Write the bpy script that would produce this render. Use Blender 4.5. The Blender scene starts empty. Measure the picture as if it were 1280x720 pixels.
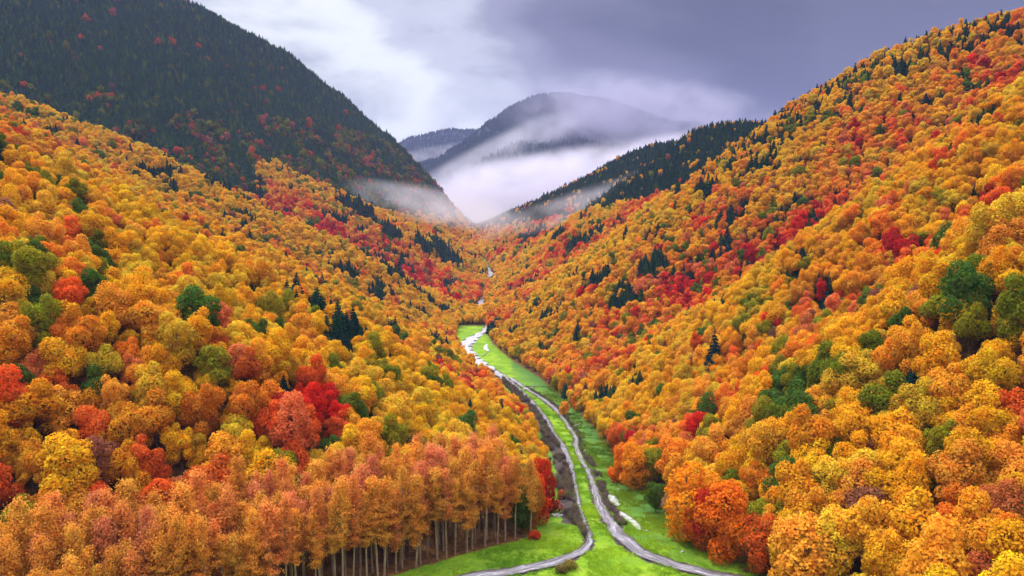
import bpy, math, random
import numpy as np
from mathutils import Vector

rng = np.random.default_rng(7)
random.seed(7)
scene = bpy.context.scene
col = scene.collection
R = math.radians
F = 869.0                      # focal length in photo pixels (photo 1280 wide)
PITCH = R(5.26)
CAMZ = 110.0
PI = math.pi

# ------------------------------------------------------------------ helpers
def ray(px, row):
    a = math.atan((row - 360.0) / F) + PITCH
    return (px - 640.0) / F, -math.tan(a)      # x per Y, z per Y (camera-height origin), small-pitch form

def at(px, row, Y):
    tx, tz = ray(px, row)
    return Vector((tx * Y, Y, CAMZ + tz * Y))

def tag(o, label=None, cat=None, group=None, kind=None):
    if label: o['label'] = label
    if cat: o['category'] = cat
    if group: o['group'] = group
    if kind: o['kind'] = kind
    return o

def make_mesh(name, V, Fc, mats=(), smooth=False, mat_index=None, normals=None):
    V = np.asarray(V, dtype=np.float32)
    me = bpy.data.meshes.new(name)
    if isinstance(Fc, np.ndarray):
        n, k = Fc.shape
        me.vertices.add(len(V)); me.vertices.foreach_set('co', V.ravel())
        me.loops.add(n * k); me.loops.foreach_set('vertex_index', Fc.ravel().astype(np.int32))
        me.polygons.add(n); me.polygons.foreach_set('loop_start', (np.arange(n) * k).astype(np.int32))
        me.polygons.foreach_set('loop_total', np.full(n, k, np.int32))
    else:
        me.from_pydata([tuple(map(float, v)) for v in V], [], Fc)
    for m in mats: me.materials.append(m)
    if mat_index is not None:
        me.polygons.foreach_set('material_index', np.asarray(mat_index, np.int32))
    if smooth or normals is not None:
        me.polygons.foreach_set('use_smooth', np.ones(len(me.polygons), bool))
    me.update(calc_edges=True)
    me.validate()
    if normals is not None:
        me.normals_split_custom_set(normals.tolist())
    return me

def link(name, me, parent=None):
    o = bpy.data.objects.new(name, me); col.objects.link(o); o.parent = parent
    return o

# ------------------------------------------------------------------ noise (numpy value noise)
def _hash(ix, iy, s):
    h = (ix.astype(np.int64) * 374761393 + iy.astype(np.int64) * 668265263 + s * 974634777) & 0x7fffffff
    h = ((h ^ (h >> 13)) * 1274126177) & 0x7fffffff
    return ((h ^ (h >> 16)) & 0xffff) / 65535.0

def vnoise(x, y, s=0):
    x = np.asarray(x, float); y = np.asarray(y, float)
    ix = np.floor(x); iy = np.floor(y); fx = x - ix; fy = y - iy
    fx = fx * fx * (3 - 2 * fx); fy = fy * fy * (3 - 2 * fy)
    a = _hash(ix, iy, s); b = _hash(ix + 1, iy, s); c = _hash(ix, iy + 1, s); d = _hash(ix + 1, iy + 1, s)
    return (a * (1 - fx) + b * fx) * (1 - fy) + (c * (1 - fx) + d * fx) * fy

def fbm(x, y, s=0, o=4):
    t = 0; a = .5; n = 0
    for i in range(o):
        t = t + a * vnoise(x, y, s + i * 17); n += a; a *= .5; x = x * 2.03; y = y * 2.03
    return t / n

def sstep(a, b, x):
    t = np.clip((x - a) / (b - a), 0, 1); return t * t * (3 - 2 * t)

# ------------------------------------------------------------------ terrain
# distance Y -> valley floor height (relative to the camera), left foot, right foot
YT = np.array([-300, 0, 100, 150, 165, 195, 232, 280, 340, 430, 520, 640, 780, 920, 1020, 1150, 1320, 1500, 1700, 2000, 2600], float)
ZF = np.array([-80, -78, -78, -78, -78.5, -83, -87.7, -92, -95.8, -100, -102.8, -103, -97.5, -85, -71, -54, -36, -30, -34, -40, -60], float)
YL = np.array([-300, 0, 60, 110, 150, 180, 223, 280, 340, 405, 490, 550, 640, 730, 800, 1000, 1120, 1230, 1500, 1800, 2600], float)
XL = np.array([-160, -150, -125, -85, -30, 7, 12, 12, 5, -11, -28, -42, -53, -51, -46, -36, -55, -74, -150, -300, -700], float)
YR = np.array([-300, 0, 60, 120, 160, 180, 212, 258, 322, 380, 455, 500, 590, 670, 800, 1000, 1120, 1230, 1500, 1800, 2600], float)
XR = np.array([110, 90, 72, 58, 50, 46, 41, 39.5, 37, 29, 17, 4, -17, -27, -33, -24, -42, -62, -130, -260, -650], float)

def smooth_interp(Y, yt, zt):
    # averaged linear interpolation: rounds the corners
    Y = np.asarray(Y, float); w = np.maximum(10.0, np.abs(Y) * .045)
    s = 0
    for k, q in ((-1, .25), (-.5, .5), (0, .5), (.5, .5), (1, .25)):
        s = s + q * np.interp(Y + k * w, yt, zt)
    return s / 2.0

RIDGE_L = np.array([(-1500, 1000, 420), (-1050, 1130, 440), (-760, 1260, 425), (-600, 1370, 405), (-466, 1450, 335), (-375, 1500, 268),
                    (-285, 1550, 190), (-214, 1600, 112), (-155, 1650, 36), (-100, 1690, -8), (-40, 1730, -42)], float)
SR_Y = np.array([-300, 0, 150, 900, 1100, 1300, 1450, 1550, 1700, 1850, 2600], float)
SR_S = np.array([.7, .74, .76, .73, .67, .56, .43, .34, .17, .05, 0], float)

def smax(a, b, k):
    h = np.clip(.5 + .5 * (a - b) / k, 0, 1)
    return b * (1 - h) + a * h + k * h * (1 - h)

def bump1(Y, c, w):
    return np.exp(-((Y - c) / w) ** 2)

def spurR(Y, u=0):
    Ys = Y + .12 * u
    return 11 * bump1(Ys, 195, 38) - 7 * bump1(Ys, 245, 30) + 15 * bump1(Ys, 318, 46) - 15 * bump1(Ys, 425, 62) + 14 * bump1(Ys, 580, 85) - 12 * bump1(Ys, 760, 70) + 12 * bump1(Ys, 910, 75) - 8 * bump1(Ys, 1080, 60) + 8 * bump1(Ys, 1220, 70)

def spurL(Y, u=0):
    Ys = Y + .06 * u
    return 6 * bump1(Ys, 180, 30) + 15 * bump1(Ys, 262, 40) - 13 * bump1(Ys, 350, 42) + 13 * bump1(Ys, 450, 52) - 11 * bump1(Ys, 560, 50) + 20 * bump1(Ys, 690, 58) - 22 * bump1(Ys, 850, 80) + 10 * bump1(Ys, 1000, 60)

def ridge_field(x, y, P, k, ax=2.0):
    best = np.full(np.shape(x), -1e9)
    P = P * np.array([ax, 1, 1]); x = x * ax
    for a, b in zip(P[:-1], P[1:]):
        dx, dy = b[0] - a[0], b[1] - a[1]
        t = np.clip(((x - a[0]) * dx + (y - a[1]) * dy) / (dx * dx + dy * dy), 0, 1)
        d = np.hypot(x - a[0] - t * dx, y - a[1] - t * dy)
        zz = a[2] + t * (b[2] - a[2]) - k * (np.sqrt(d * d + 900) - 30)
        best = np.maximum(best, zz)
    return best

def H(x, y):
    """ground height, world z"""
    x = np.asarray(x, float); y = np.asarray(y, float)
    zf = smooth_interp(y, YT, ZF); xl = smooth_interp(y, YL, XL); xr = smooth_interp(y, YR, XR)
    # right
    ur = np.maximum(x - xr, 0)
    s = smooth_interp(y, SR_Y, SR_S)
    crest = 285 + 60 * sstep(900, 200, y)
    prof = np.where(ur < crest, ur, crest + (ur - crest) * -.35)
    k = 40.
    prof = -smax(-ur, -(crest - (ur - crest) * .35), 60.)
    prof = np.maximum(prof, -200)
    rise = s * (np.sqrt(prof * prof + 64) - 8) * np.sign(prof)
    zr = rise + spurR(y, ur) * sstep(5, 90, ur)
    # left
    ul = np.maximum(xl - x, 0)
    sl = .50
    pl = sl * (np.sqrt(ul * ul + 100) - 10)
    pl = -smax(-pl, -(165 + .10 * ul), 50)
    zl = pl * sstep(2200, 1300, y) + spurL(y, ul) * sstep(5, 80, ul)
    z = zf + np.where(ur > 0, zr, 0) + np.where(ul > 0, zl, 0)
    m = ridge_field(x, y, RIDGE_L, .56)
    m = m + 16 * (fbm(x / 130, y / 130, 5) - .5) * sstep(-50, 150, m)
    z = smax(z, m, 22)
    out = np.maximum(ur, ul)
    z = z + sstep(10, 120, out) * (10 * (fbm(x / 70., y / 70., 3) - .5) + 2.5 * (fbm(x / 16., y / 16., 9) - .5))
    z = z + .5 * (fbm(x / 9., y / 9., 11) - .5)
    return z + CAMZ

def Hs(x, y): return float(H(np.array([x]), np.array([y]))[0])

# ------------------------------------------------------------------ materials
def newmat(name):
    m = bpy.data.materials.new(name); m.use_nodes = True
    nt = m.node_tree; nt.nodes.clear()
    return m, nt, nt.nodes, nt.links

def N(nt, t, **kw):
    n = nt.nodes.new(t)
    for k, v in kw.items():
        if k in n.inputs: n.inputs[k].default_value = v
        else: setattr(n, k, v)
    return n

def ramp(nt, stops, src=None, interp='LINEAR'):
    n = nt.nodes.new('ShaderNodeValToRGB'); cr = n.color_ramp; cr.interpolation = interp
    while len(cr.elements) > 1: cr.elements.remove(cr.elements[-1])
    cr.elements[0].position = stops[0][0]; cr.elements[0].color = (*stops[0][1], 1)
    for p, c in stops[1:]:
        e = cr.elements.new(p); e.color = (*c, 1)
    if src is not None: nt.links.new(src, n.inputs[0])
    return n

def mixc(nt, fac, a, b, mode='MIX'):
    n = nt.nodes.new('ShaderNodeMix'); n.data_type = 'RGBA'; n.blend_type = mode
    for i, v in ((0, fac), (6, a), (7, b)):
        if hasattr(v, 'links'): nt.links.new(v, n.inputs[i])
        elif i == 0: n.inputs[0].default_value = v
        else: n.inputs[i].default_value = (*v, 1)
    return n.outputs[2]

def math_(nt, op, a, b=None, c=None):
    n = nt.nodes.new('ShaderNodeMath'); n.operation = op
    for i, v in enumerate((a, b, c)):
        if v is None: continue
        if hasattr(v, 'links'): nt.links.new(v, n.inputs[i])
        else: n.inputs[i].default_value = v
    return n.outputs[0]

def foliage_mat(name, trans=.42, fixed=None, shift=(1.0, .72, .7), nscale=.45):
    m, nt, nd, lk = newmat(name)
    out = N(nt, 'ShaderNodeOutputMaterial')
    if fixed is None:
        at_ = N(nt, 'ShaderNodeAttribute', attribute_type='INSTANCER', attribute_name='tint').outputs['Color']
    else:
        c = N(nt, 'ShaderNodeRGB'); c.outputs[0].default_value = (*fixed, 1); at_ = c.outputs[0]
    tc = N(nt, 'ShaderNodeTexCoord')
    oi = N(nt, 'ShaderNodeObjectInfo')
    ad = N(nt, 'ShaderNodeVectorMath', operation='ADD'); lk.new(tc.outputs['Object'], ad.inputs[0])
    sc = N(nt, 'ShaderNodeVectorMath', operation='SCALE'); sc.inputs['Scale'].default_value = 50.
    lk.new(oi.outputs['Random'], sc.inputs[0]); lk.new(sc.outputs[0], ad.inputs[1])
    n1 = N(nt, 'ShaderNodeTexNoise', Scale=nscale, Detail=3.0); lk.new(ad.outputs[0], n1.inputs['Vector'])
    n2 = N(nt, 'ShaderNodeTexNoise', Scale=2.6, Detail=2.0); lk.new(ad.outputs[0], n2.inputs['Vector'])
    f1 = ramp(nt, [(.38, (0, 0, 0)), (.64, (1, 1, 1))], n1.outputs[0]).outputs[0]
    red = mixc(nt, 1.0, at_, shift, 'MULTIPLY')
    c = mixc(nt, f1, at_, red)
    f2 = ramp(nt, [(.3, (.68, .68, .68)), (.7, (1.22, 1.22, 1.22))], n2.outputs[0]).outputs[0]
    c = mixc(nt, 1.0, c, f2, 'MULTIPLY')
    d = N(nt, 'ShaderNodeBsdfDiffuse', Roughness=.6); lk.new(c, d.inputs['Color'])
    t = N(nt, 'ShaderNodeBsdfTranslucent'); lk.new(c, t.inputs['Color'])
    mx = N(nt, 'ShaderNodeMixShader', Fac=trans); lk.new(d.outputs[0], mx.inputs[1]); lk.new(t.outputs[0], mx.inputs[2])
    lk.new(mx.outputs[0], out.inputs[0])
    return m

def plain_mat(name, c1, c2, scale=1.5, rough=.85, bump=.4, stretch=(1, 1, 1), spec=.3):
    m, nt, nd, lk = newmat(name)
    out = N(nt, 'ShaderNodeOutputMaterial'); p = N(nt, 'ShaderNodeBsdfPrincipled', Roughness=rough)
    p.inputs['Specular IOR Level'].default_value = spec
    tc = N(nt, 'ShaderNodeTexCoord'); mp = N(nt, 'ShaderNodeMapping'); mp.inputs['Scale'].default_value = stretch
    lk.new(tc.outputs['Object'], mp.inputs[0])
    n1 = N(nt, 'ShaderNodeTexNoise', Scale=scale, Detail=5.0, Roughness=.6); lk.new(mp.outputs[0], n1.inputs['Vector'])
    r_ = ramp(nt, [(.3, c1), (.7, c2)], n1.outputs[0]); lk.new(r_.outputs[0], p.inputs['Base Color'])
    b = N(nt, 'ShaderNodeBump', Strength=bump, Distance=.1); lk.new(n1.outputs[0], b.inputs['Height']); lk.new(b.outputs[0], p.inputs['Normal'])
    lk.new(p.outputs[0], out.inputs[0])
    return m

M_LEAF = foliage_mat('autumn_leaves')
M_GROVE = foliage_mat('grove_leaves', .5, shift=(1.0, .78, .85), nscale=.35)
M_NEEDLE = foliage_mat('conifer_needles', .12, shift=(.6, .75, .8), nscale=.5)
M_BARK = plain_mat('bark', (.05, .035, .025), (.13, .10, .075), 3, .9, .6, (1, 1, .3))
M_PALEBARK = plain_mat('pale_bark', (.14, .085, .055), (.36, .25, .18), 2.2, .85, .5, (1, 1, .25))
def twig_mat():
    m, nt, nd, lk = newmat('brushwood')
    out = N(nt, 'ShaderNodeOutputMaterial'); p = N(nt, 'ShaderNodeBsdfDiffuse')
    oi = N(nt, 'ShaderNodeObjectInfo')
    r_ = ramp(nt, [(0, (.05, .035, .04)), (.35, (.12, .085, .085)), (.6, (.22, .16, .15)), (.8, (.20, .17, .07)), (1, (.09, .12, .04))], oi.outputs['Random'])
    lk.new(r_.outputs[0], p.inputs['Color']); lk.new(p.outputs[0], out.inputs[0])
    return m
M_TWIG = twig_mat()
M_ROCK = plain_mat('boulder_stone', (.12, .12, .13), (.5, .5, .52), 1.3, .8, .7)
M_LOG = plain_mat('weathered_wood', (.12, .10, .09), (.38, .34, .32), 2., .8, .5)

# ground: grass on the valley floor, leaf litter under the trees, mud beside the streams
def ground_mat():
    m, nt, nd, lk = newmat('ground_cover')
    out = N(nt, 'ShaderNodeOutputMaterial'); p = N(nt, 'ShaderNodeBsdfPrincipled', Roughness=.9)
    p.inputs['Specular IOR Level'].default_value = .15
    geo = N(nt, 'ShaderNodeNewGeometry')
    A = lambda s: N(nt, 'ShaderNodeAttribute', attribute_name=s).outputs['Fac']
    def noise(scale, det=5, rough=.6, dist=0.0):
        n = N(nt, 'ShaderNodeTexNoise', Scale=scale, Detail=float(det), Roughness=rough, Distortion=dist); lk.new(geo.outputs['Position'], n.inputs['Vector']); return n.outputs[0]
    g1 = ramp(nt, [(.25, (.05, .13, .012)), (.5, (.14, .27, .012)), (.75, (.30, .41, .02))], noise(.085, 8, .72, .3)).outputs[0]
    g2 = ramp(nt, [(.30, (.50, .58, .6)), (.5, (.95, .97, 1.0)), (.70, (1.25, 1.15, 1.1))], noise(.9, 8, .78)).outputs[0]
    grass = mixc(nt, 1.0, g1, g2, 'MULTIPLY')
    straw = ramp(nt, [(.53, (0, 0, 0)), (.68, (1, 1, 1))], noise(.35, 8, .78, .6)).outputs[0]
    grass = mixc(nt, math_(nt, 'MULTIPLY', straw, .45), grass, (.24, .17, .05))
    dark = A('forest_shade')
    grass = mixc(nt, dark, grass, mixc(nt, .75, grass, (.04, .12, .03)))  # shade beneath the right forest, mixed into the grass colour
    litter = ramp(nt, [(.3, (.035, .022, .012)), (.5, (.12, .055, .02)), (.7, (.26, .11, .03))], noise(.6, 6, .7)).outputs[0]
    mud = ramp(nt, [(.3, (.022, .018, .018)), (.55, (.075, .058, .055)), (.75, (.17, .14, .14))], noise(.9, 6, .7)).outputs[0]
    far = ramp(nt, [(.35, (.02, .035, .028)), (.65, (.06, .06, .03))], noise(.02, 6, .7)).outputs[0]
    edge = math_(nt, 'MULTIPLY', math_(nt, 'SUBTRACT', noise(.35, 5, .65), .5), 1.3)
    def wob(s, lo=.35, hi=.65):
        v = math_(nt, 'ADD', A(s), edge)
        return ramp(nt, [(lo, (0, 0, 0)), (hi, (1, 1, 1))], v).outputs[0]
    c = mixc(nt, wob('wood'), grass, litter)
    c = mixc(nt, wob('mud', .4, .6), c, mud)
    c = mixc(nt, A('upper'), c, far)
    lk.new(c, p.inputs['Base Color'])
    b = N(nt, 'ShaderNodeBump', Strength=.8, Distance=.35); lk.new(noise(1.1, 8, .75), b.inputs['Height']); lk.new(b.outputs[0], p.inputs['Normal'])
    lk.new(p.outputs[0], out.inputs[0])
    return m

# ------------------------------------------------------------------ watercourses and tracks (plan polylines from their course down the valley)
def floorY(row):
    rows = np.array([720, 715, 680, 640, 600, 560, 520, 480, 450, 420, 390, 360, 340, 320, 300])
    dist = np.array([146, 150, 165, 195, 232, 280, 340, 430, 520, 640, 780, 920, 1020, 1150, 1320])
    return float(np.interp(-row, -rows, dist))

def on_floor(px, row):
    """where the view through this photo point meets the ground"""
    tx, tz = ray(px, row)
    Y = np.linspace(60, 1600, 3000)
    h = H(tx * Y, Y) - (CAMZ + tz * Y)
    i = int(np.argmax(h > 0))
    if i == 0: i = int(np.argmin(np.abs(Y - floorY(row))))
    y0, y1 = Y[i - 1], Y[i]; h0, h1 = h[i - 1], h[i]
    y = y0 + (y1 - y0) * (0 - h0) / (h1 - h0) if h1 != h0 else y1
    return np.array([tx * y, y])

def course(pts):
    P = np.array([[*on_floor(p[0], p[1]), p[2]] for p in pts])
    # Catmull-Rom resample
    out = []
    Q = np.vstack([2 * P[0] - P[1], P, 2 * P[-1] - P[-2]])
    for i in range(1, len(Q) - 2):
        L = np.hypot(*(Q[i + 1] - Q[i])[:2]); n = max(2, int(L / 1.0))
        for t in np.linspace(0, 1, n, endpoint=False):
            a, b, c, d = Q[i - 1], Q[i], Q[i + 1], Q[i + 2]
            out.append(.5 * ((2 * b) + (-a + c) * t + (2 * a - 5 * b + 4 * c - d) * t * t + (-a + 3 * b - 3 * c + d) * t ** 3))
    out.append(Q[-2])
    return np.array(out)

# px, row, width in metres
C_LEFT = course([(560, 727, 3.4), (600, 719, 3.4), (650, 712, 3.2), (690, 704, 3.0), (722, 693, 2.8), (738, 682, 2.2), (740, 670, 1.7), (733, 652, 1.2), (728, 635, 1.0),
                 (723, 612, 1.1), (718, 590, 1.5), (712, 572, 2.2), (704, 556, 2.4), (692, 540, 2.2), (684, 525, 2.0), (672, 510, 2.4), (662, 499, 2.6),
                 (650, 488, 2.6), (638, 478, 3.4), (626, 470, 6.5), (610, 461, 8.5), (596, 452, 9.), (584, 442, 10.5), (580, 434, 11.0), (586, 426, 10.5), (596, 419, 8.), (606, 413, 5.), (608, 404, 3.),
                 (602, 393, 4), (600, 383, 8), (604, 370, 3), (612, 358, 3), (615, 347, 9), (611, 339, 8), (604, 327, 2.5), (596, 317, 2)])
C_RIGHT = course([(960, 728, 3.0), (905, 718, 3.0), (872, 711, 3.2), (840, 702, 3.6), (812, 692, 3.8), (792, 680, 3.8), (776, 665, 3.6), (765, 650, 3.2), (754, 632, 2.8), (748, 615, 2.2), (742, 600, 1.8), (736, 585, 1.8),
                  (728, 572, 2.2), (722, 558, 2.0), (722, 548, 2.0), (715, 537, 1.8), (706, 524, 1.8), (696, 512, 2.2), (684, 502, 2.4), (672, 494, 2.2), (660, 487, 2.2), (648, 479, 2.2), (638, 472, 2.2)])
C_BAR = course([(636, 438, 1.2), (628, 443, 1.2), (618, 446, 1.2), (606, 444, 1.0), (600, 438, 1.0)])
C_POND = course([(759, 616, 1.6), (768, 624, 4.0), (777, 633, 3.4)])
C_POND2 = course([(774, 638, 1.6), (784, 645, 2.4), (796, 653, 2.5), (806, 663, 2.2)])
C_LOOP = course([(608, 430, 1.), (607, 435, 3.4), (610, 439, 2.5)])
C_WEIR1 = course([(652, 487, 1.2), (658, 486, 1.6), (668, 484, 1.2)])
C_TRIB = course([(566, 437, 1.5), (572, 438, 3.5), (578, 440, 3.)])
C_THIN = course([(686, 560, .5), (688, 575, .8), (690, 590, .5)])

def dist_to(x, y, P):
    best = np.full(x.shape, 1e9)
    Pp = P[::3]
    idx = np.nonzero((y > 90) & (y < 1700) & (np.abs(x) < 260))[0]
    for s in range(0, len(idx), 20000):
        q = idx[s:s + 20000]
        d = np.hypot(x[q][:, None] - Pp[None, :, 0], y[q][:, None] - Pp[None, :, 1]) - Pp[None, :, 2] * .5
        best[q] = d.min(1)
    return best

# ground sheet: rows get wider apart with distance, columns are close together along the valley floor
def build_ground():
    rows = [-120.0]
    while rows[-1] < 2700: rows.append(rows[-1] + max(.7 if rows[-1] > 130 else 3., .0052 * rows[-1]))
    Yr = np.array(rows)
    t = np.linspace(-1, 1, 401)
    off = np.sign(t) * (.10 * np.abs(t) + .9 * np.abs(t) ** 3.2)
    xc = (smooth_interp(Yr, YL, XL) + smooth_interp(Yr, YR, XR)) / 2
    xc = np.where(Yr < 150, 10 + (xc - 10) * sstep(0, 150, Yr), xc)
    half = np.maximum(400, np.abs(Yr) * .95 + 150)
    X = xc[:, None] + off[None, :] * half[:, None]
    Y = np.repeat(Yr[:, None], len(t), 1)
    x, y = X.ravel(), Y.ravel()
    z = H(x, y)
    # water lies in shallow beds
    dL, dR = dist_to(x, y, C_LEFT), dist_to(x, y, C_RIGHT)
    dd = np.minimum(dL, dR)
    z = z - .35 * sstep(2.0, -.5, dd) * (y < 1400)
    V = np.stack([x, y, z], 1)
    n, m = X.shape
    i = np.arange(n * m).reshape(n, m)
    Fc = np.stack([i[:-1, :-1].ravel(), i[:-1, 1:].ravel(), i[1:, 1:].ravel(), i[1:, :-1].ravel()], 1)
    me = make_mesh('ground', V, Fc, [ground_mat()], smooth=True)
    ul = smooth_interp(y, YL, XL) - x; ur = x - smooth_interp(y, YR, XR)
    wood = sstep(-3, 4, np.maximum(ul, ur))
    wood = np.where(y > 1350, 1, wood)
    gA = np.array([on_floor(655, 672), on_floor(470, 722)]); gd = (gA[1] - gA[0]) / np.linalg.norm(gA[1] - gA[0]); gb = np.array([gd[1], -gd[0]]); gb = gb if gb[1] > 0 else -gb
    al = (x - gA[0][0]) * gd[0] + (y - gA[0][1]) * gd[1]; ac = (x - gA[0][0]) * gb[0] + (y - gA[0][1]) * gb[1]
    wood = np.maximum(wood, sstep(-2.5, 1.0, ac) * sstep(-4, 0, al) * (y < 260))
    # gorge upstream of the meadow: stones and litter
    wood = np.maximum(wood, sstep(660, 720, y) * sstep(1080, 1060, y)); wood = np.where(y > 1150, 1, wood)
    wood = np.maximum(wood, .0)
    mud = np.maximum(sstep(2.2, .2, dR) * .8, sstep(1.8, .2, dL) * .75)
    # the dark brushy bank between the left meadow and the left stream
    xs = np.interp(y, C_LEFT[::-1][:, 1][np.argsort(C_LEFT[::-1][:, 1])], C_LEFT[::-1][:, 0][np.argsort(C_LEFT[::-1][:, 1])])
    bank = sstep(-7.5, -4.5, x - xs) * sstep(.5, -.5, x - xs) * sstep(176, 186, y) * sstep(560, 480, y)
    mud = np.maximum(mud, bank)
    xs2 = np.interp(y, C_RIGHT[:, 1][np.argsort(C_RIGHT[:, 1])], C_RIGHT[:, 0][np.argsort(C_RIGHT[:, 1])])
    bank2 = sstep(4.2, 1.5, x - xs2) * sstep(-.5, .5, x - xs2) * sstep(178, 190, y) * sstep(262, 245, y)
    mud = np.maximum(mud, bank2)
    mud = mud * (1 - .0 * y)
    dark = sstep(-26, -6, ur - 4) * sstep(150, 190, y) * sstep(-1, 3, x - xs2)  # painted shade on the meadow beside the right forest
    upper = sstep(60, 160, z - CAMZ) * sstep(700, 1000, y)
    for nme, arr in (('wood', wood), ('mud', mud), ('forest_shade', dark), ('upper', upper)):
        a = me.attributes.new(nme, 'FLOAT', 'POINT'); a.data.foreach_set('value', np.ascontiguousarray(arr, dtype=np.float32))
    g = link('ground', me)
    tag(g, 'valley floor meadow and steep wooded hillsides', kind='structure')

build_ground()

def water_mat(name, stones=.45):
    m, nt, nd, lk = newmat(name)
    out = N(nt, 'ShaderNodeOutputMaterial'); p = N(nt, 'ShaderNodeBsdfPrincipled')
    geo = N(nt, 'ShaderNodeNewGeometry')
    uv = N(nt, 'ShaderNodeAttribute', attribute_name='across').outputs['Fac']
    def noise(s, d=5.0, r=.6, dist=0.0):
        n = N(nt, 'ShaderNodeTexNoise', Scale=s, Detail=d, Roughness=r, Distortion=dist); lk.new(geo.outputs['Position'], n.inputs['Vector']); return n.outputs[0]
    al = N(nt, 'ShaderNodeAttribute', attribute_name='along').outputs['Fac']
    cv = N(nt, 'ShaderNodeCombineXYZ'); lk.new(math_(nt, 'MULTIPLY', uv, 3.2), cv.inputs[0]); lk.new(math_(nt, 'MULTIPLY', al, .06), cv.inputs[1])
    st = N(nt, 'ShaderNodeTexNoise', Scale=1.6, Detail=2.5, Roughness=.5, Distortion=.3); lk.new(cv.outputs[0], st.inputs['Vector'])
    n2 = noise(2.2)
    wet = ramp(nt, [(.40, (0, 0, 0)), (.60, (1, 1, 1))], st.outputs[0]).outputs[0]
    if stones > 0:
        c = ramp(nt, [(.34, (.030, .026, .028)), (.42, (.10, .09, .105)), (.48, (.15, .142, .175)), (.55, (.21, .20, .25)), (.60, (.55, .55, .63)), (.64, (.20, .19, .24)), (.75, (.11, .10, .12))], st.outputs[0]).outputs[0]  # pale lavender streaks are painted sky highlights on the wet bed
    else:
        c = ramp(nt, [(.30, (.28, .28, .32)), (.45, (.58, .59, .65)), (.7, (.70, .71, .75))], st.outputs[0]).outputs[0]  # silver of the reflected sky, put into the base colour
    c = mixc(nt, .22, c, ramp(nt, [(.35, (.04, .035, .04)), (.65, (.40, .39, .46))], n2).outputs[0])
    eg = math_(nt, 'ABSOLUTE', math_(nt, 'SUBTRACT', uv, .5))
    em = ramp(nt, [(.33, (0, 0, 0)), (.43, (1, 1, 1))], math_(nt, 'ADD', eg, math_(nt, 'MULTIPLY', math_(nt, 'SUBTRACT', noise(.7), .5), .45))).outputs[0]
    c = mixc(nt, em, c, (.085, .07, .07))
    c = mixc(nt, N(nt, 'ShaderNodeAttribute', attribute_name='rapids').outputs['Fac'], c, ramp(nt, [(.30, (.16, .15, .17)), (.42, (.36, .36, .42)), (.56, (.56, .57, .64)), (.7, (.68, .69, .73))], noise(.30, 6.0, .75)).outputs[0])
    lk.new(c, p.inputs['Base Color'])
    rg = math_(nt, 'SUBTRACT', .6, math_(nt, 'MULTIPLY', wet, .45)); lk.new(rg, p.inputs['Roughness'])
    p.inputs['Specular IOR Level'].default_value = .45
    b = N(nt, 'ShaderNodeBump', Strength=.2, Distance=.05); lk.new(noise(2.2, 6.0, .7), b.inputs['Height']); lk.new(b.outputs[0], p.inputs['Normal'])
    lk.new(p.outputs[0], out.inputs[0])
    return m
M_WATER = water_mat('wet_stream_bed', .7)
M_POND = water_mat('sky_sheen_water', .0)

def ribbon(name, C, mat, lift, wmul=1.0, rough=.35, seed=0, kind='structure', label=None):
    d = np.gradient(C[:, :2], axis=0); d /= np.linalg.norm(d, axis=1)[:, None] + 1e-9
    nrm = np.stack([d[:, 1], -d[:, 0]], 1)
    K = 9
    s = np.arange(len(C))
    rough = rough * (1 + .9 * sstep(400, 520, C[:, 1]))
    wl = C[:, 2] * .5 * wmul * (1 + rough * 2 * (fbm(s / 4., s * 0 + 3.1, seed) - .5)) + .25 * (vnoise(s / 1.3, s * 0, seed + 5) - .5)
    wr = C[:, 2] * .5 * wmul * (1 + rough * 2 * (fbm(s / 4., s * 0 + 9.1, seed + 2) - .5)) + .25 * (vnoise(s / 1.3, s * 0, seed + 8) - .5)
    taper = np.minimum(1, np.minimum(s + .3, len(C) - s - .7) / 2.5) if len(C) < 60 else 1
    wl = np.maximum(wl, .1) * taper; wr = np.maximum(wr, .1) * taper
    V = []; ac = []
    for j in range(K):
        t = j / (K - 1)
        off = -wl + (wl + wr) * t
        P = C[:, :2] + nrm * off[:, None]
        z = H(P[:, 0], P[:, 1])
        V.append(np.stack([P[:, 0], P[:, 1], z], 1)); ac.append(np.full(len(C), t))
    V = np.array(V)
    zmid = V[:, :, 2].mean(0)
    V[:, :, 2] = zmid[None, :] * .8 + V[:, :, 2] * .2 + lift
    V = V.transpose(1, 0, 2)
    n = len(C); i = np.arange(n * K).reshape(n, K)
    Fc = np.stack([i[:-1, :-1].ravel(), i[:-1, 1:].ravel(), i[1:, 1:].ravel(), i[1:, :-1].ravel()], 1)
    me = make_mesh(name, V.reshape(-1, 3), Fc, [mat], smooth=True)
    sl = np.r_[0, np.cumsum(np.hypot(*np.diff(C[:, :2], axis=0).T))] + seed * 40
    a = me.attributes.new('rapids', 'FLOAT', 'POINT'); a.data.foreach_set('value', np.repeat(sstep(400, 500, C[:, 1]) * .7, K).astype(np.float32))
    a = me.attributes.new('along', 'FLOAT', 'POINT'); a.data.foreach_set('value', np.repeat(sl, K).astype(np.float32))
    a = me.attributes.new('across', 'FLOAT', 'POINT'); a.data.foreach_set('value', np.tile(np.linspace(0, 1, K), n).astype(np.float32))
    o = link(name, me); tag(o, label, kind=kind)
    return o
ribbon('stream', C_LEFT, M_WATER, .06, 1.0, .5, 1, label='silvery stream winding down the valley floor')
ribbon('stream_track', C_RIGHT, M_WATER, .06, 1.0, .55, 2, label='wet grey track along the right side of the meadow')
ribbon('pond_water', C_POND, M_POND, .16, 1, .5, 3)
ribbon('pond_water', C_POND2, M_POND, .16, 1, .5, 4)
ribbon('backwater', C_LOOP, M_POND, .16, 1, .4, 5)
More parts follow.
